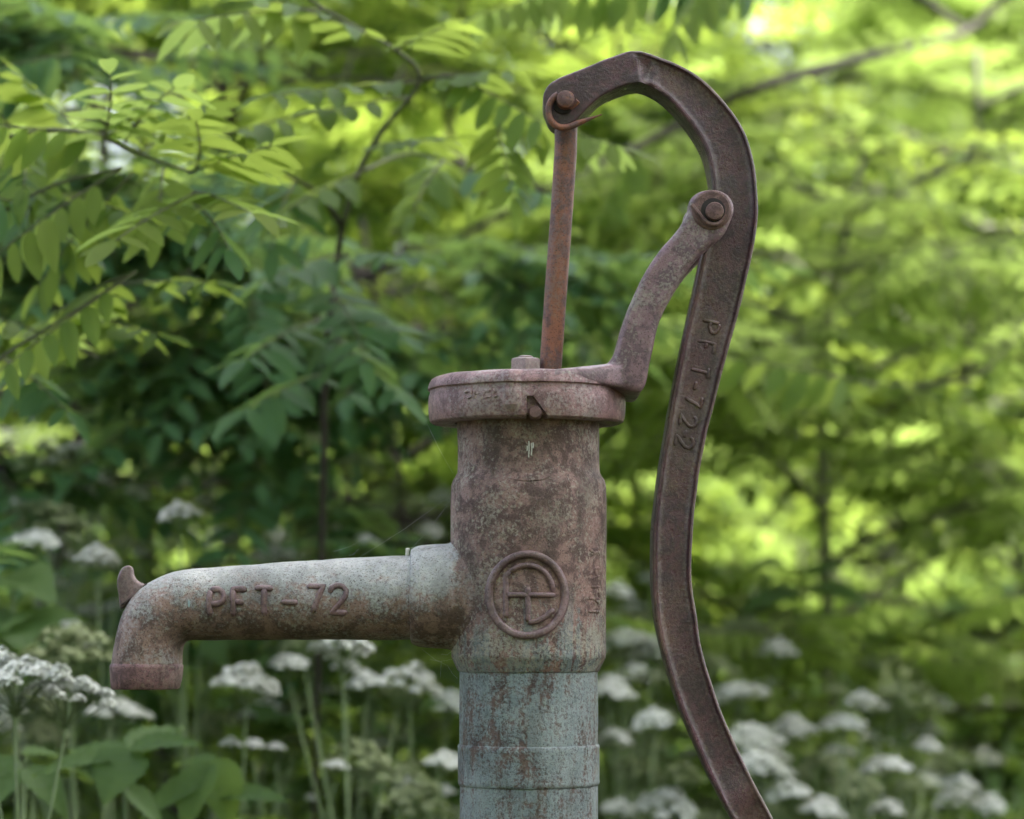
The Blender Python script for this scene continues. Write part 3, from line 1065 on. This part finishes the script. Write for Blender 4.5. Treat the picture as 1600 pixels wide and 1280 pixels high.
HERO = [
    # base px, tip px, Yb, Yt, mat, pairs, leaflet, droop, hang, roll
    ((168, 240), (160, 118), .60, .40, 'locust_young', 6, .045, -.05, .05, 0.0),
    ((200, 225), (272, 135), .58, .44, 'locust_young', 5, .043, .05, .2, 0.3),
    ((170, 212), (-30, 195), .56, .50, 'locust', 6, .044, .03, 1.2, 0.0),
    ((190, 262), (-20, 405), .52, .50, 'locust_young', 7, .046, .06, .9, -.2),
    ((205, 270), (60, 440), .55, .60, 'locust', 6, .044, .08, 1.0, -.2),
    ((300, 268), (310, 190), .54, .40, 'locust', 5, .05, .0, .1, 0.1),
    ((300, 272), (420, 225), .54, .46, 'locust', 6, .048, .06, .25, 0.2),
    ((300, 300), (190, 372), .54, .38, 'locust_young', 5, .052, .1, .1, 0.0),
    ((300, 300), (395, 330), .54, .40, 'locust_young', 5, .05, .12, .15, 0.0),
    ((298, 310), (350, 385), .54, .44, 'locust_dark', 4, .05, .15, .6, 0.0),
    ((210, 425), (-30, 600), .55, .48, 'locust', 7, .046, .06, .5, -.1),
    ((205, 430), (60, 500), .55, .66, 'locust', 6, .044, .08, .4, 0.0),
    ((150, 560), (-40, 480), .70, .60, 'locust', 6, .044, .08, .5, 0.0),
    ((60, 330), (-60, 300), .60, .50, 'locust_dark', 5, .05, .1, .9, 0.0),
    ((120, 205), (40, 120), .70, .66, 'locust', 6, .042, .05, .4, 0.0),
    ((20, 200), (-80, 90), .66, .60, 'locust', 6, .044, .05, .6, 0.0),
    ((150, 215), (250, 180), .62, .52, 'locust', 5, .044, .05, .2, 0.1),
    ((60, 300), (190, 330), .62, .52, 'locust', 6, .044, .08, .3, 0.0),
    ((20, 330), (120, 380), .66, .6, 'locust_dark', 5, .046, .1, .5, 0.0),
    ((215, 240), (330, 160), .66, .62, 'locust', 6, .044, .04, .2, 0.1),
    ((260, 262), (240, 350), .6, .56, 'locust_young', 5, .046, .1, .3, 0.0),
    ((100, 500), (250, 520), .7, .62, 'locust', 6, .044, .08, .3, 0.0),
    ((30, 540), (150, 470), .72, .62, 'locust_young', 6, .044, .06, .3, 0.0),
    ((180, 445), (330, 440), .7, .62, 'locust', 6, .044, .08, .2, 0.0),
    ((60, 205), (30, 290), .64, .56, 'locust', 6, .044, .1, .4, 0.0),
    ((0, 560), (110, 640), .72, .64, 'locust_dark', 6, .046, .1, .4, 0.0),
    ((110, 85), (-20, 110), .9, .9, 'locust_dark', 6, .044, .1, 1.1, 0.0),
]
for b, t, yb, yt, mk, pr, lf, dr_, hg, rl in HERO:
    hero_leaf(sap, A3(*b, yb * .8), A3(*t, yt * .8), mk, pr, lf, dr_, hg, rl, .82)

sap2 = empty('locust_sapling', (0, 0, 0), 'slender locust sapling with bent green twig, left of the pump rod', 'sapling')
branch_part(sap2, [A3(470, 2100, 1.36), A3(490, 1300, 1.2), A3(505, 760, 0.96), A3(508, 580, 0.8), A3(525, 420, 0.8), A3(535, 355, 0.76)], .004, .003, 'trunk')
branch_part(sap2, [A3(535, 355, 0.76), A3(560, 270, 0.72), A3(600, 200, 0.688), A3(655, 128, 0.64), A3(620, 80, 0.608), A3(500, 10, 0.56), A3(440, -40, 0.528)], .0032, .0013, mat='twig')
branch_part(sap2, [A3(655, 128, 0.64), A3(700, 118, 0.624), A3(760, 150, 0.624), A3(800, 195, 0.64)], .0022, .001, mat='twig')
branch_part(sap2, [A3(535, 355, 0.76), A3(495, 300, 0.72), A3(420, 262, 0.68)], .003, .001)
branch_part(sap2, [A3(560, 270, 0.72), A3(640, 240, 0.8), A3(720, 260, 0.8)], .002, .001, mat='twig')
for b, t, yb, yt, mk, pr, lf, dr_, hg, rl in [
    ((610, 72), (400, -10), .76, .60, 'locust', 5, .050, .04, .3, 0.0),
    ((500, 15), (310, 30), .70, .58, 'locust_young', 5, .056, .08, .6, 0.1),
    ((620, 80), (690, 40), .76, .66, 'locust', 4, .046, .04, .2, 0.0),
    ((655, 128), (430, 150), .8, .66, 'locust', 7, .050, .03, .15, 0.1),
    ((640, 150), (330, 215), .84, .66, 'locust', 8, .050, .04, .12, 0.1),
    ((655, 128), (800, 110), .8, .76, 'locust', 6, .046, .06, .25, 0.0),
    ((700, 118), (850, 190), .78, .72, 'locust', 6, .046, .10, .6, 0.0),
    ((800, 195), (960, 225), .8, .74, 'locust_young', 7, .046, .10, .6, 0.0),
    ((780, 180), (800, 300), .8, .76, 'locust', 6, .044, .15, .4, 0.0),
    ((720, 260), (850, 300), 1.0, .9, 'locust_dark', 6, .046, .12, .5, 0.0),
    ((700, 250), (640, 330), 1.0, .9, 'locust', 6, .044, .12, .4, 0.0),
    ((560, 270), (450, 330), .9, .8, 'locust', 6, .046, .12, .3, 0.0),
    ((585, 230), (690, 215), .88, .8, 'locust', 6, .046, .05, .2, 0.0),
    ((420, 262), (330, 250), .85, .72, 'locust', 5, .048, .05, .2, 0.0),
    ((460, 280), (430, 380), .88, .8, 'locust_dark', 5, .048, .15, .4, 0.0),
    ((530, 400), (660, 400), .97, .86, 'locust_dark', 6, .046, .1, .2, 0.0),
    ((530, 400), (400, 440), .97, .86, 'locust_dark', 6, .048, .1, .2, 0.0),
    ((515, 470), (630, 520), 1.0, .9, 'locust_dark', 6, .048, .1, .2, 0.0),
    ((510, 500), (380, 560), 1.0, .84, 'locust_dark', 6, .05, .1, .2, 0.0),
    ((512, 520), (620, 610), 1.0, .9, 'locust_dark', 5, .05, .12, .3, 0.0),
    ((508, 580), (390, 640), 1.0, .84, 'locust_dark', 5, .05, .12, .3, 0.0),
    ((520, 440), (560, 560), .98, .82, 'locust_dark', 6, .048, .12, .1, 0.0),
]:
    hero_leaf(sap2, A3(*b, yb * .8), A3(*t, yt * .8), mk, pr, lf, dr_, hg, rl, .85)

# --- hanging sprays: over the top edge and beside the handle, on the overhanging locust tree
over = empty('locust_tree', (0, 0, 0), 'tall locust tree whose dark bough slants behind the pump handle', 'tree')
branch_part(over, [(2.6, 3.4, -.1), (2.5, 3.4, 1.0), (2.35, 3.3, 2.2), (2.2, 3.2, 3.6)], .09, .05, 'trunk', n=12)
branch_part(over, [(2.46, 3.38, 1.45), A3(1750, 0, 3.2), A3(1500, 55, 3.1), A3(1360, 87, 2.3), A3(1200, 132, 1.9), A3(1120, 165, 1.9), A3(1010, 222, 1.85), A3(960, 245, 1.8), A3(850, 300, 1.8), A3(720, 370, 1.8)], .009, .005)
branch_part(over, [A3(850, 300, 1.8), A3(715, 250, 2.2), A3(705, 120, 2.6), A3(730, -30, 2.6)], .009, .005)
branch_part(over, [A3(1500, 40, 2.8), A3(1350, -60, 2.0), A3(1200, -70, 1.3), A3(1000, -40, 1.0), A3(880, -25, .95)], .008, .0016)
branch_part(over, [A3(1700, -40, 3.0), A3(1660, 350, 2.4), A3(1560, 560, 1.7), A3(1450, 600, 1.4), A3(1350, 598, 1.2)], .0016, .0008)
for b, t, yb, yt, mk, pr, lf, dr_, hg, rl in [
    ((1360, 600), (1120, 555), 1.2, 1.1, 'locust', 7, .052, .03, 1.25, 0.0),
    ((1200, -30), (1010, -18), 1.3, 1.15, 'locust_dark', 6, .05, .03, 1.3, 0.0),
    ((1030, -20), (880, 0), 1.0, .95, 'locust', 5, .05, .03, 1.3, 0.0),
    ((1120, -60), (1060, 50), 1.2, 1.1, 'locust_young', 6, .05, .1, .9, 0.0),
    ((900, -20), (760, 20), .95, .9, 'locust_young', 6, .048, .08, .8, 0.0),
    ((960, 245), (880, 290), 1.8, 1.7, 'locust_young', 6, .05, .15, .6, 0.0),
    ((1000, 225), (930, 330), 1.85, 1.8, 'locust', 6, .05, .15, .6, 0.0),
]:
    hero_leaf(over, A3(*b, yb), A3(*t, yt), mk, pr, lf, dr_, hg, rl)

# --- mid-distance saplings and trees with single leaves as parts
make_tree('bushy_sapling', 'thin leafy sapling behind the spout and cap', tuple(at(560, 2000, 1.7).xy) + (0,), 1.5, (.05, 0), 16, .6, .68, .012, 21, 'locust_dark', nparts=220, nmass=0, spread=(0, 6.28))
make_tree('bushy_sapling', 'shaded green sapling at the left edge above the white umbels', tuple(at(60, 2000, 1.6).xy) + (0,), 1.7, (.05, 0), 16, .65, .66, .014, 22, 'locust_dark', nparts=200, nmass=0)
make_tree('bushy_sapling', 'leafy young tree filling the gap between rod and handle', tuple(at(960, 2000, 2.9).xy) + (0,), 2.2, (.05, 0), 20, .75, .4, .014, 23, 'locust', nparts=280, nmass=700)
make_tree('bushy_sapling', 'pale green young tree just right of the handle', tuple(at(1330, 2000, 2.3).xy) + (0,), 1.7, (.0, 0), 22, .85, .32, .016, 24, 'locust_young', nparts=260, nmass=300, limb_mat='twig')
make_tree('bushy_sapling', 'bright green young tree at the right edge', tuple(at(1620, 2000, 2.9).xy) + (0,), 2.0, (-.1, 0), 22, 1.0, .32, .02, 25, 'locust_young', nparts=220, nmass=300, limb_mat='twig')
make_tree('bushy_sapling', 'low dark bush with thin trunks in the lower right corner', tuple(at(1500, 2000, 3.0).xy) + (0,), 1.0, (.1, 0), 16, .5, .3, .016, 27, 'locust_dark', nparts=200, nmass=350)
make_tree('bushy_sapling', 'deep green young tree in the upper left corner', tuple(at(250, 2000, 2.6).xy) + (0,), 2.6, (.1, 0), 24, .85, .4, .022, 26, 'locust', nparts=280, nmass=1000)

# --- far trees: crowns as masses
farA = make_tree('woodland_tree', 'broad sunlit tree far behind the pump handle', (0.6, 6.0, 0), 3.3, (.2, .1), 30, 1.5, .1, .05, 31, 'locust_young', nmass=3000, scale=1.3, up=.15)
farB = make_tree('woodland_tree', 'dark trunked tree far behind the spout', (-1.1, 5.6, 0), 3.3, (.1, .1), 30, 1.5, .1, .05, 32, 'locust', nmass=3000, scale=1.3, up=.15)
copy_tree(farA, (2.9, 7.2, 0), 1.9, 1.05, 'sunlit tree far off at the right edge')
copy_tree(farB, (0.2, 8.0, 0), 2.5, 1.1, 'tree far behind the pump rod')
copy_tree(farA, (-2.8, 7.2, 0), 4.0, 1.1, 'tree far off behind the left edge')
copy_tree(farB, (4.4, 9.5, 0), 0.7, 1.25, 'farthest tree beyond the right edge')
copy_tree(farB, (-1.9, 9.8, 0), 1.2, 1.3, 'tall far tree behind the upper left leaves')
copy_tree(farA, (1.8, 10.0, 0), 5.2, 1.25, 'tall far tree behind the top of the handle')
# shade tree: its crown reaches over the pump, just above the picture
for k_, (x_, y_, w_) in enumerate(((-3.4, -5.2, 'left'), (0.3, -6.0, 'middle'), (3.8, -5.0, 'right'))):  # out-of-view trees, added to block low sky light from the front
    copy_tree((farA, farB)[k_ % 2], (x_, y_, 0), k_ * 1.3, 1.6, 'unseen tree added behind the camera to hold back front sky light, ' + w_ + ' of three', 'trees behind the camera')
lowA = make_tree('low_bush', 'low sunlit bush right behind the middle of the handle', (0.85, 4.4, 0), 1.35, (.05, 0), 18, .9, .15, .014, 51, 'locust_young', nmass=1500, scale=1.15, limb_mat='twig')
copy_tree(lowA, (1.75, 4.9, 0), 2.0, 1.1, 'low sunlit bush at the right edge above the umbels')
copy_tree(lowA, (0.1, 5.0, 0), 4.0, 1.1, 'low sunlit bush showing between barrel and handle')
copy_tree(lowA, (-0.9, 4.2, 0), 5.2, 1.0, 'low bush glimpsed above the spout')
copy_tree(farA, (0.9, 9.0, 0), 0.9, 1.35, 'far tree right above the handle top')
copy_tree(farB, (2.4, 8.4, 0), 3.6, 1.35, 'far tree behind the slanting bough')
copy_tree(farB, (3.0, 9.4, 0), 5.6, 1.4, 'far tree in the upper right corner')
shade = make_tree('shade_tree', 'big tree whose crown overhangs the pump', (2.5, 1.35, 0), 6.4, (-.45, -.4), 34, 2.3, .6, .09, 41, 'locust', nmass=6000, scale=1.4, up=.25)

# ------------------------------------------------------------------ herbs
def umbel_mesh(name, mat, rays, rad, dome, florets, seed, fs=.003, spread=.22):
    r = random.Random(seed)
    A = Acc()
    for k in range(rays):
        q = math.sqrt((k + .5) / rays)
        az = k * 2.39996
        rr = rad * q * r.uniform(.88, 1.1)
        tip = np.array([rr * math.cos(az), rr * math.sin(az), dome * (1 - q * q) + r.uniform(-.004, .004)])
        A.addvf(tube([Vector((0, 0, -rad * .55)), Vector(tip * np.array([.6, .6, 1]) - np.array([0, 0, rad * .2])), Vector(tip)], .0006, 3, False), .3, 1)
        ur = rad * spread * r.uniform(.75, 1.25)
        for j in range(florets):
            fq = math.sqrt((j + .5) / florets)
            fa = j * 2.39996 + k
            c = tip + np.array([ur * fq * math.cos(fa), ur * fq * math.sin(fa), .7 * ur * (1 - fq * fq) + r.uniform(-.0015, .0015)])
            s = fs * r.uniform(.7, 1.25)
            a = r.uniform(0, 1.5)
            nrm = np.array([.9 * fq * math.cos(fa) + .6 * tip[0] / rad + r.uniform(-.4, .4), .9 * fq * math.sin(fa) + .6 * tip[1] / rad + r.uniform(-.4, .4), .8])
            m = frame(np.array([math.cos(a), math.sin(a), 0]), nrm)
            V = np.array([(s, 0, .0003), (0, s, .0003), (-s, 0, .0003), (0, -s, .0003)]) @ m.T + c
            V2 = np.array([(s * .8, s * .8, -.0004), (-s * .8, s * .8, -.0004), (-s * .8, -s * .8, -.0004), (s * .8, -s * .8, -.0004)]) @ m.T + c
            A.add(V, np.array([(0, 1, 2, 3)]), r.random(), 0)
            A.add(V2, np.array([(0, 1, 2, 3)]), r.random(), 0)
    return A.mesh(name, [M[mat], M['stem']])


UMB_W = [umbel_mesh('umbel_white', 'floret', n_, rd, dm, 30, s_) for n_, rd, dm, s_ in ((20, .036, .022, 1), (17, .033, .026, 2), (24, .040, .018, 3))]
UMB_HI = [umbel_mesh('umbel_near', 'floret', n_, .038, .02, 70, s_, .0019, .21) for n_, s_ in ((19, 8), (22, 9))]
UMB_G = [umbel_mesh('umbel_green', 'floret_green', n_, rd, dm, 22, s_) for n_, rd, dm, s_ in ((20, .038, .026, 4), (16, .034, .02, 5))]


def ovate(nseg=11, teeth=True, W=.62):
    v, f = [], []
    for i in range(nseg * 2 + 1):
        t = i / (nseg * 2)
        w = W * .5 * (math.sin(math.pi * min(1, t * 1.0) ** .62) ** .9 if 0 < t < 1 else 0.02)
        if teeth and i % 2: w *= 1.12
        z = -.25 * t * t
        for s in (-1, -.5, 0, .5, 1):
            v.append((t, s * w, z + abs(s) * .22 * w + .016 * math.sin((t - abs(s) * .16) * 40) * (abs(s) > 0)))
    for i in range(nseg * 2):
        for s in range(4):
            a = i * 5 + s
            f.append((a, a + 5, a + 6, a + 1))
    return np.array(v), np.array(f)


OV_V, OV_F = ovate()
OV_LO = (np.array([(0, 0, 0), (.4, -.3, .04), (1, 0, -.2), (.4, .3, .04)], float), np.array([(0, 1, 2, 3)]))
HERB_LEAF = []
for k in range(3):     # three-part toothed leaf
    A = Acc()
    A.addvf(tube([Vector((0, 0, 0)), Vector((.05, 0, .005)), Vector((.09, 0, 0))], .001, 4, False), .4, 1)
    for az, s in ((0, .075), (1.0, .06), (-1.0, .06)):
        for q, ss in ((0, 1.0), (.55, .75), (-.55, .75)):
            m = frame(np.array([math.cos(az + q), math.sin(az + q), -.15 + R.uniform(-.1, .1)]), np.array([R.uniform(-.2, .2), R.uniform(-.2, .2), 1]))
            off = np.array([.09, 0, 0]) + .03 * np.array([math.cos(az), math.sin(az), 0]) * (1 if az else .6)
            A.add((OV_V * np.array([s * ss, s * ss, s * ss])) @ m.T + off, OV_F, R.random(), 0)
    HERB_LEAF.append(A.mesh('herb_leaf', [M['herb'], M['stem']]))


def umbel_plant(label, heads, group='white umbel herbs around the pump', nleaf=5):
    """heads: (px, py, Y, width_px, green)"""
    h0 = heads[0]
    p0 = at(h0[0], h0[1], h0[2])
    root = Vector((p0.x + R.uniform(-.06, .06), p0.y + R.uniform(-.04, .06), 0))
    pl = empty('umbel_herb', root, label, 'flowering herb', group)
    fork = Vector(((p0.x * .85 + root.x * .15) - root.x, (p0.y - root.y) * .8, p0.z - R.uniform(.14, .24)))
    mesh_obj('stem', *tube([Vector((0, 0, -.03)), fork * .5 + Vector((R.uniform(-.015, .015), 0, 0)), fork], [.0032, .0027, .002], 7), M['stem'], pl)
    more = [(hx + R.uniform(-90, 90), hy + R.uniform(-40, 90), hY + R.uniform(.2, .9), hw * R.uniform(.45, .85), R.random() < .55) for hx, hy, hY, hw, hg in heads[:1] for _ in range(6)]
    for px, py, Y, w, g in heads + more:
        q = at(px, py, Y) - root
        b = fork * R.uniform(.85, 1)
        mesh_obj('stalk', *tube([b, (b + q) / 2 + Vector((0, 0, -.015)), q + Vector((0, 0, -.015))], [.0018, .0014, .0011], 6), M['stem'], pl)
        me = R.choice(UMB_G if g else (UMB_HI if Y < .6 else UMB_W))
        o = bpy.data.objects.new('umbel', me); C.objects.link(o); o.parent = pl
        w *= 1.22
        real = w * S * (DIST + Y) / DIST / (2.3 * .036)
        o.matrix_basis = Matrix.Translation(q) @ Matrix.Rotation(R.uniform(0, 6.28), 4, 'Z') @ Matrix.Rotation(R.uniform(-.2, .25), 4, 'X') @ Matrix.Scale(real, 4)
    for k in range(nleaf):
        t = R.uniform(.25, .98)
        o = bpy.data.objects.new('leaf', R.choice(HERB_LEAF)); C.objects.link(o); o.parent = pl
        o.matrix_basis = Matrix.Translation(fork * t) @ Matrix.Rotation(R.uniform(0, 6.28), 4, 'Z') @ Matrix.Rotation(R.uniform(-.5, .2), 4, 'Y') @ Matrix.Scale(R.uniform(.9, 1.5), 4)
    return pl


W_, G_ = False, True
PLANTS = [
    ('large crisp white umbel herb at the lower left edge below the nozzle', [(20, 1075, .34, 150, W_), (105, 1100, .36, 125, W_), (-20, 1120, .36, 100, W_)]),
    ('greenish umbel herb just left of the spout nozzle', [(105, 1035, .7, 150, G_), (185, 1120, .9, 80, W_)]),
    ('white umbel herb at the left edge, level with the spout hook', [(55, 852, 1.0, 65, W_), (80, 830, 1.1, 100, G_)]),
    ('small white umbel herb directly left of the spout hook', [(152, 880, .9, 62, W_)]),
    ('faint white umbel pair above the hook at left', [(140, 782, 1.3, 60, W_), (212, 782, 1.3, 55, W_)]),
    ('lone white umbel above the elbow of the spout', [(281, 812, 1.0, 60, W_)]),
    ('olive umbel herb at the left edge under the dark leaves', [(85, 745, 1.2, 105, G_), (45, 1000, 1.0, 70, G_)]),
    ('white umbel right under the lettering near the elbow', [(385, 1080, .8, 95, W_), (345, 1130, 1.2, 60, G_)]),
    ('bright white umbel below the spout, left of the collar', [(535, 1022, .75, 95, W_), (450, 1040, 1.0, 50, W_)]),
    ('hazy white umbel left of the teal pipe', [(640, 1082, 1.0, 95, W_), (700, 1110, 1.2, 70, W_)]),
    ('greenish umbel at the bottom edge left of the pipe', [(620, 1235, .9, 95, G_), (560, 1195, .9, 100, G_)]),
    ('small white buds low between nozzle and pipe', [(432, 1170, .9, 25, W_), (395, 1165, .9, 28, W_), (525, 1200, .8, 35, W_), (360, 1165, .8, 30, W_)]),
    ('faint umbel just above the middle of the spout', [(430, 872, 1.4, 60, W_), (470, 800, 1.6, 90, G_)]),
    ('faint umbel above the spout collar', [(572, 856, 1.3, 45, W_), (600, 782, 1.4, 85, G_)]),
    ('pale green umbel high above the spout lettering', [(458, 735, 1.5, 70, G_), (380, 800, 1.6, 90, G_)]),
    ('green umbel touching the pipe at the bottom', [(690, 1200, .8, 60, W_), (650, 1270, .8, 90, G_)]),
    ('white umbel against the right flank of the barrel', [(962, 935, 1.5, 55, W_)]),
    ('white umbel pair between barrel foot and handle', [(975, 1012, 1.4, 80, W_), (1020, 1030, 1.4, 70, W_)]),
    ('white umbel beside the pipe below the barrel foot', [(950, 1090, 1.3, 75, W_)]),
    ('neat white umbel left of the lower handle', [(1020, 1135, 1.2, 62, W_), (1030, 1075, 1.5, 70, G_)]),
    ('blurred white umbel at the pipe band on the right', [(960, 1165, 1.3, 60, W_), (990, 1215, 1.3, 70, G_)]),
    ('green white umbels at the bottom between pipe and handle', [(1060, 1225, 1.2, 80, G_), (1040, 1270, 1.2, 90, W_), (965, 1270, 1.2, 50, W_)]),
    ('white umbel hugging the handle on its right', [(1155, 1092, 1.3, 72, W_), (1110, 1060, 1.6, 80, G_)]),
    ('white umbel highest right of the handle', [(1212, 1026, 1.7, 62, W_), (1160, 1000, 1.9, 80, G_)]),
    ('long white umbel right behind the handle bend', [(1165, 1165, 1.4, 90, W_), (1225, 1150, 1.6, 60, W_)]),
    ('big white umbel right of the handle end', [(1185, 1205, 1.2, 80, W_)]),
    ('white umbel at the bottom edge right of the handle', [(1235, 1248, 1.2, 70, W_), (1280, 1275, 1.2, 70, W_)]),
    ('left one of two close white umbels in the lower right', [(1315, 1136, 1.3, 58, W_), (1290, 1200, 1.5, 70, G_)]),
    ('right one of two close white umbels in the lower right', [(1348, 1106, 1.3, 58, W_)]),
    ('rounded white umbel in the lower right', [(1382, 1206, 1.2, 66, W_), (1340, 1240, 1.4, 80, G_)]),
    ('olive umbel above the rounded white one', [(1415, 1105, 1.6, 90, G_), (1390, 1060, 1.8, 90, G_)]),
    ('pale umbel in the dark corner at lower right', [(1480, 1198, 1.6, 75, G_)]),
    ('white umbel at the bottom edge near the right corner', [(1492, 1262, 1.3, 66, W_), (1385, 1275, 1.3, 60, W_)]),
    ('hazy greenish umbel row above the elbow at left', [(330, 760, 1.9, 80, G_), (250, 740, 2.0, 70, G_), (400, 745, 2.0, 75, G_)]),
    ('hazy white umbels left of the barrel shoulder', [(640, 800, 1.8, 70, G_), (560, 740, 2.0, 70, G_), (670, 840, 1.7, 50, W_)]),
    ('pale umbel crowd just above the spout lettering', [(500, 830, 1.6, 65, G_), (350, 850, 1.6, 60, W_), (540, 800, 1.8, 70, G_)]),
    ('pale umbel crowd right of the barrel foot', [(1000, 980, 1.8, 70, G_), (1090, 1010, 2.0, 70, G_), (985, 1060, 1.6, 65, W_)]),
    ('tiny bluish flower head near the right edge', [(1540, 1102, 2.2, 30, W_)]),
]
for lb, hd in PLANTS:
    umbel_plant(lb, hd)

# broad toothed leaves low on the left
LEAF_HI = arr_mesh('broad_leaf', OV_V, OV_F, M['herb'], tint=np.full(len(OV_V), .7))


def broad_herb(label, root_px, Y, leaves):
    r0 = at(root_px, 970, Y)
    root = Vector((r0.x, Y, 0))
    pl = empty('broad_leaved_herb', root, label, 'herb')
    top = at(root_px, min(l[1] for l in leaves) + 10, Y) - root
    mesh_obj('stem', *tube([Vector((0, 0, -.03)), top * .5 + Vector((.01, 0, 0)), top], [.004, .003, .002], 7), M['stem'], pl)
    for bx, by, tx, ty, yb, yt, wd in leaves:
        b, t = at(bx, by, yb) - root, at(tx, ty, yt) - root
        d = np.array(t - b); L = np.linalg.norm(d)
        m = frame(d + np.array([0, 0, .15 * L]), np.array([R.uniform(-.2, .2), -.55, 1.0]))
        o = bpy.data.objects.new('leaf', LEAF_HI); C.objects.link(o); o.parent = pl
        o.matrix_basis = Matrix.Translation(b) @ Matrix([[*row, 0] for row in m] + [[0, 0, 0, 1]]) @ Matrix.Diagonal((L * 1.05, L * 1.05 * wd, L, 1))
    return pl


broad_herb('nettle-like herb with broad toothed leaves below the spout nozzle', 195, .50,
           [(205, 1172, 165, 1246, .5, .46, 1.25), (205, 1170, 302, 1160, .5, .48, .7), (190, 1185, 60, 1205, .5, .48, .6), (205, 1180, 285, 1128, .55, .62, .7), (185, 1190, 105, 1165, .52, .58, .7), (195, 1230, 255, 1290, .5, .5, .8)])
broad_herb('dark broad-leaved herb at the bottom edge under the spout', 330, .6,
           [(325, 1190, 285, 1290, .6, .56, .8), (340, 1185, 355, 1290, .6, .58, .9), (320, 1215, 225, 1275, .6, .57, .7), (345, 1245, 440, 1248, .6, .57, .6), (330, 1200, 270, 1190, .6, .66, .6)])
broad_herb('broad-leaved herb in the lower left corner', 30, .55,
           [(30, 1200, -30, 1270, .55, .52, .9), (40, 1200, 100, 1270, .55, .52, .8), (30, 1210, -60, 1190, .55, .58, .7), (35, 1180, 115, 1185, .56, .6, .6)])
broad_herb('dark leafy herb at the left edge beside the nozzle', 20, .8,
           [(20, 960, 60, 1020, .8, .7, 1.0), (20, 960, -60, 1010, .8, .7, 1.0), (10, 900, 70, 930, .85, .75, .8), (20, 980, 110, 960, .85, .8, .8), (25, 1000, 30, 1060, .8, .7, 1.0)])
broad_herb('fresh green leafy herb right of the handle', 1260, 2.0,
           [(1250, 900, 1180, 880, 2, 1.9, .6), (1250, 905, 1330, 880, 2, 2, .6), (1255, 930, 1170, 950, 2, 1.9, .7), (1260, 920, 1350, 940, 2, 1.9, .7), (1255, 960, 1300, 1010, 2, 1.9, .7)])

# undergrowth: uncountable low leaves between the herbs
A = Acc()
r = random.Random(77)
for k in range(19000):
    y = .25 + 5.5 * r.random() ** 1.3
    half = (.42 * (DIST + y) / DIST) + .25
    x = r.uniform(-half, half)
    if x * x + y * y < .09: continue
    zt = min(.95, .42 + .10 * y) + (.30 if x < -.05 and y > 1.1 else 0) + .12 * fbm((x, y, 5), 1.6)
    z = zt * (1 - r.random() ** 2.2 * .9)
    az = r.uniform(0, 6.28)
    m = frame(np.array([math.cos(az), math.sin(az), r.uniform(-.5, .35)]), np.array([r.uniform(-.5, .5), r.uniform(-.6, .3), 1]))
    s = r.uniform(.025, .075)
    A.add((OV_LO[0] * s) @ m.T + np.array([x, y, z]), OV_LO[1], r.random(), 0)
for k in range(900):
    y = .4 + 5 * r.random() ** 1.3
    half = (.42 * (DIST + y) / DIST) + .2
    x = r.uniform(-half, half)
    h = min(.95, .45 + .1 * y) * r.uniform(.6, 1.1)
    A.addvf(tube([Vector((x, y, 0)), Vector((x + r.uniform(-.04, .04), y, h * .6)), Vector((x + r.uniform(-.07, .07), y, h))], [.0022, .0018, .001], 4, False), .5, 1)
ug = bpy.data.objects.new('undergrowth', A.mesh('undergrowth', [M['herb'], M['stem']])); C.objects.link(ug)
tag(ug, 'dense low green leaves and stems filling the ground under the umbels', 'undergrowth', kind='stuff')
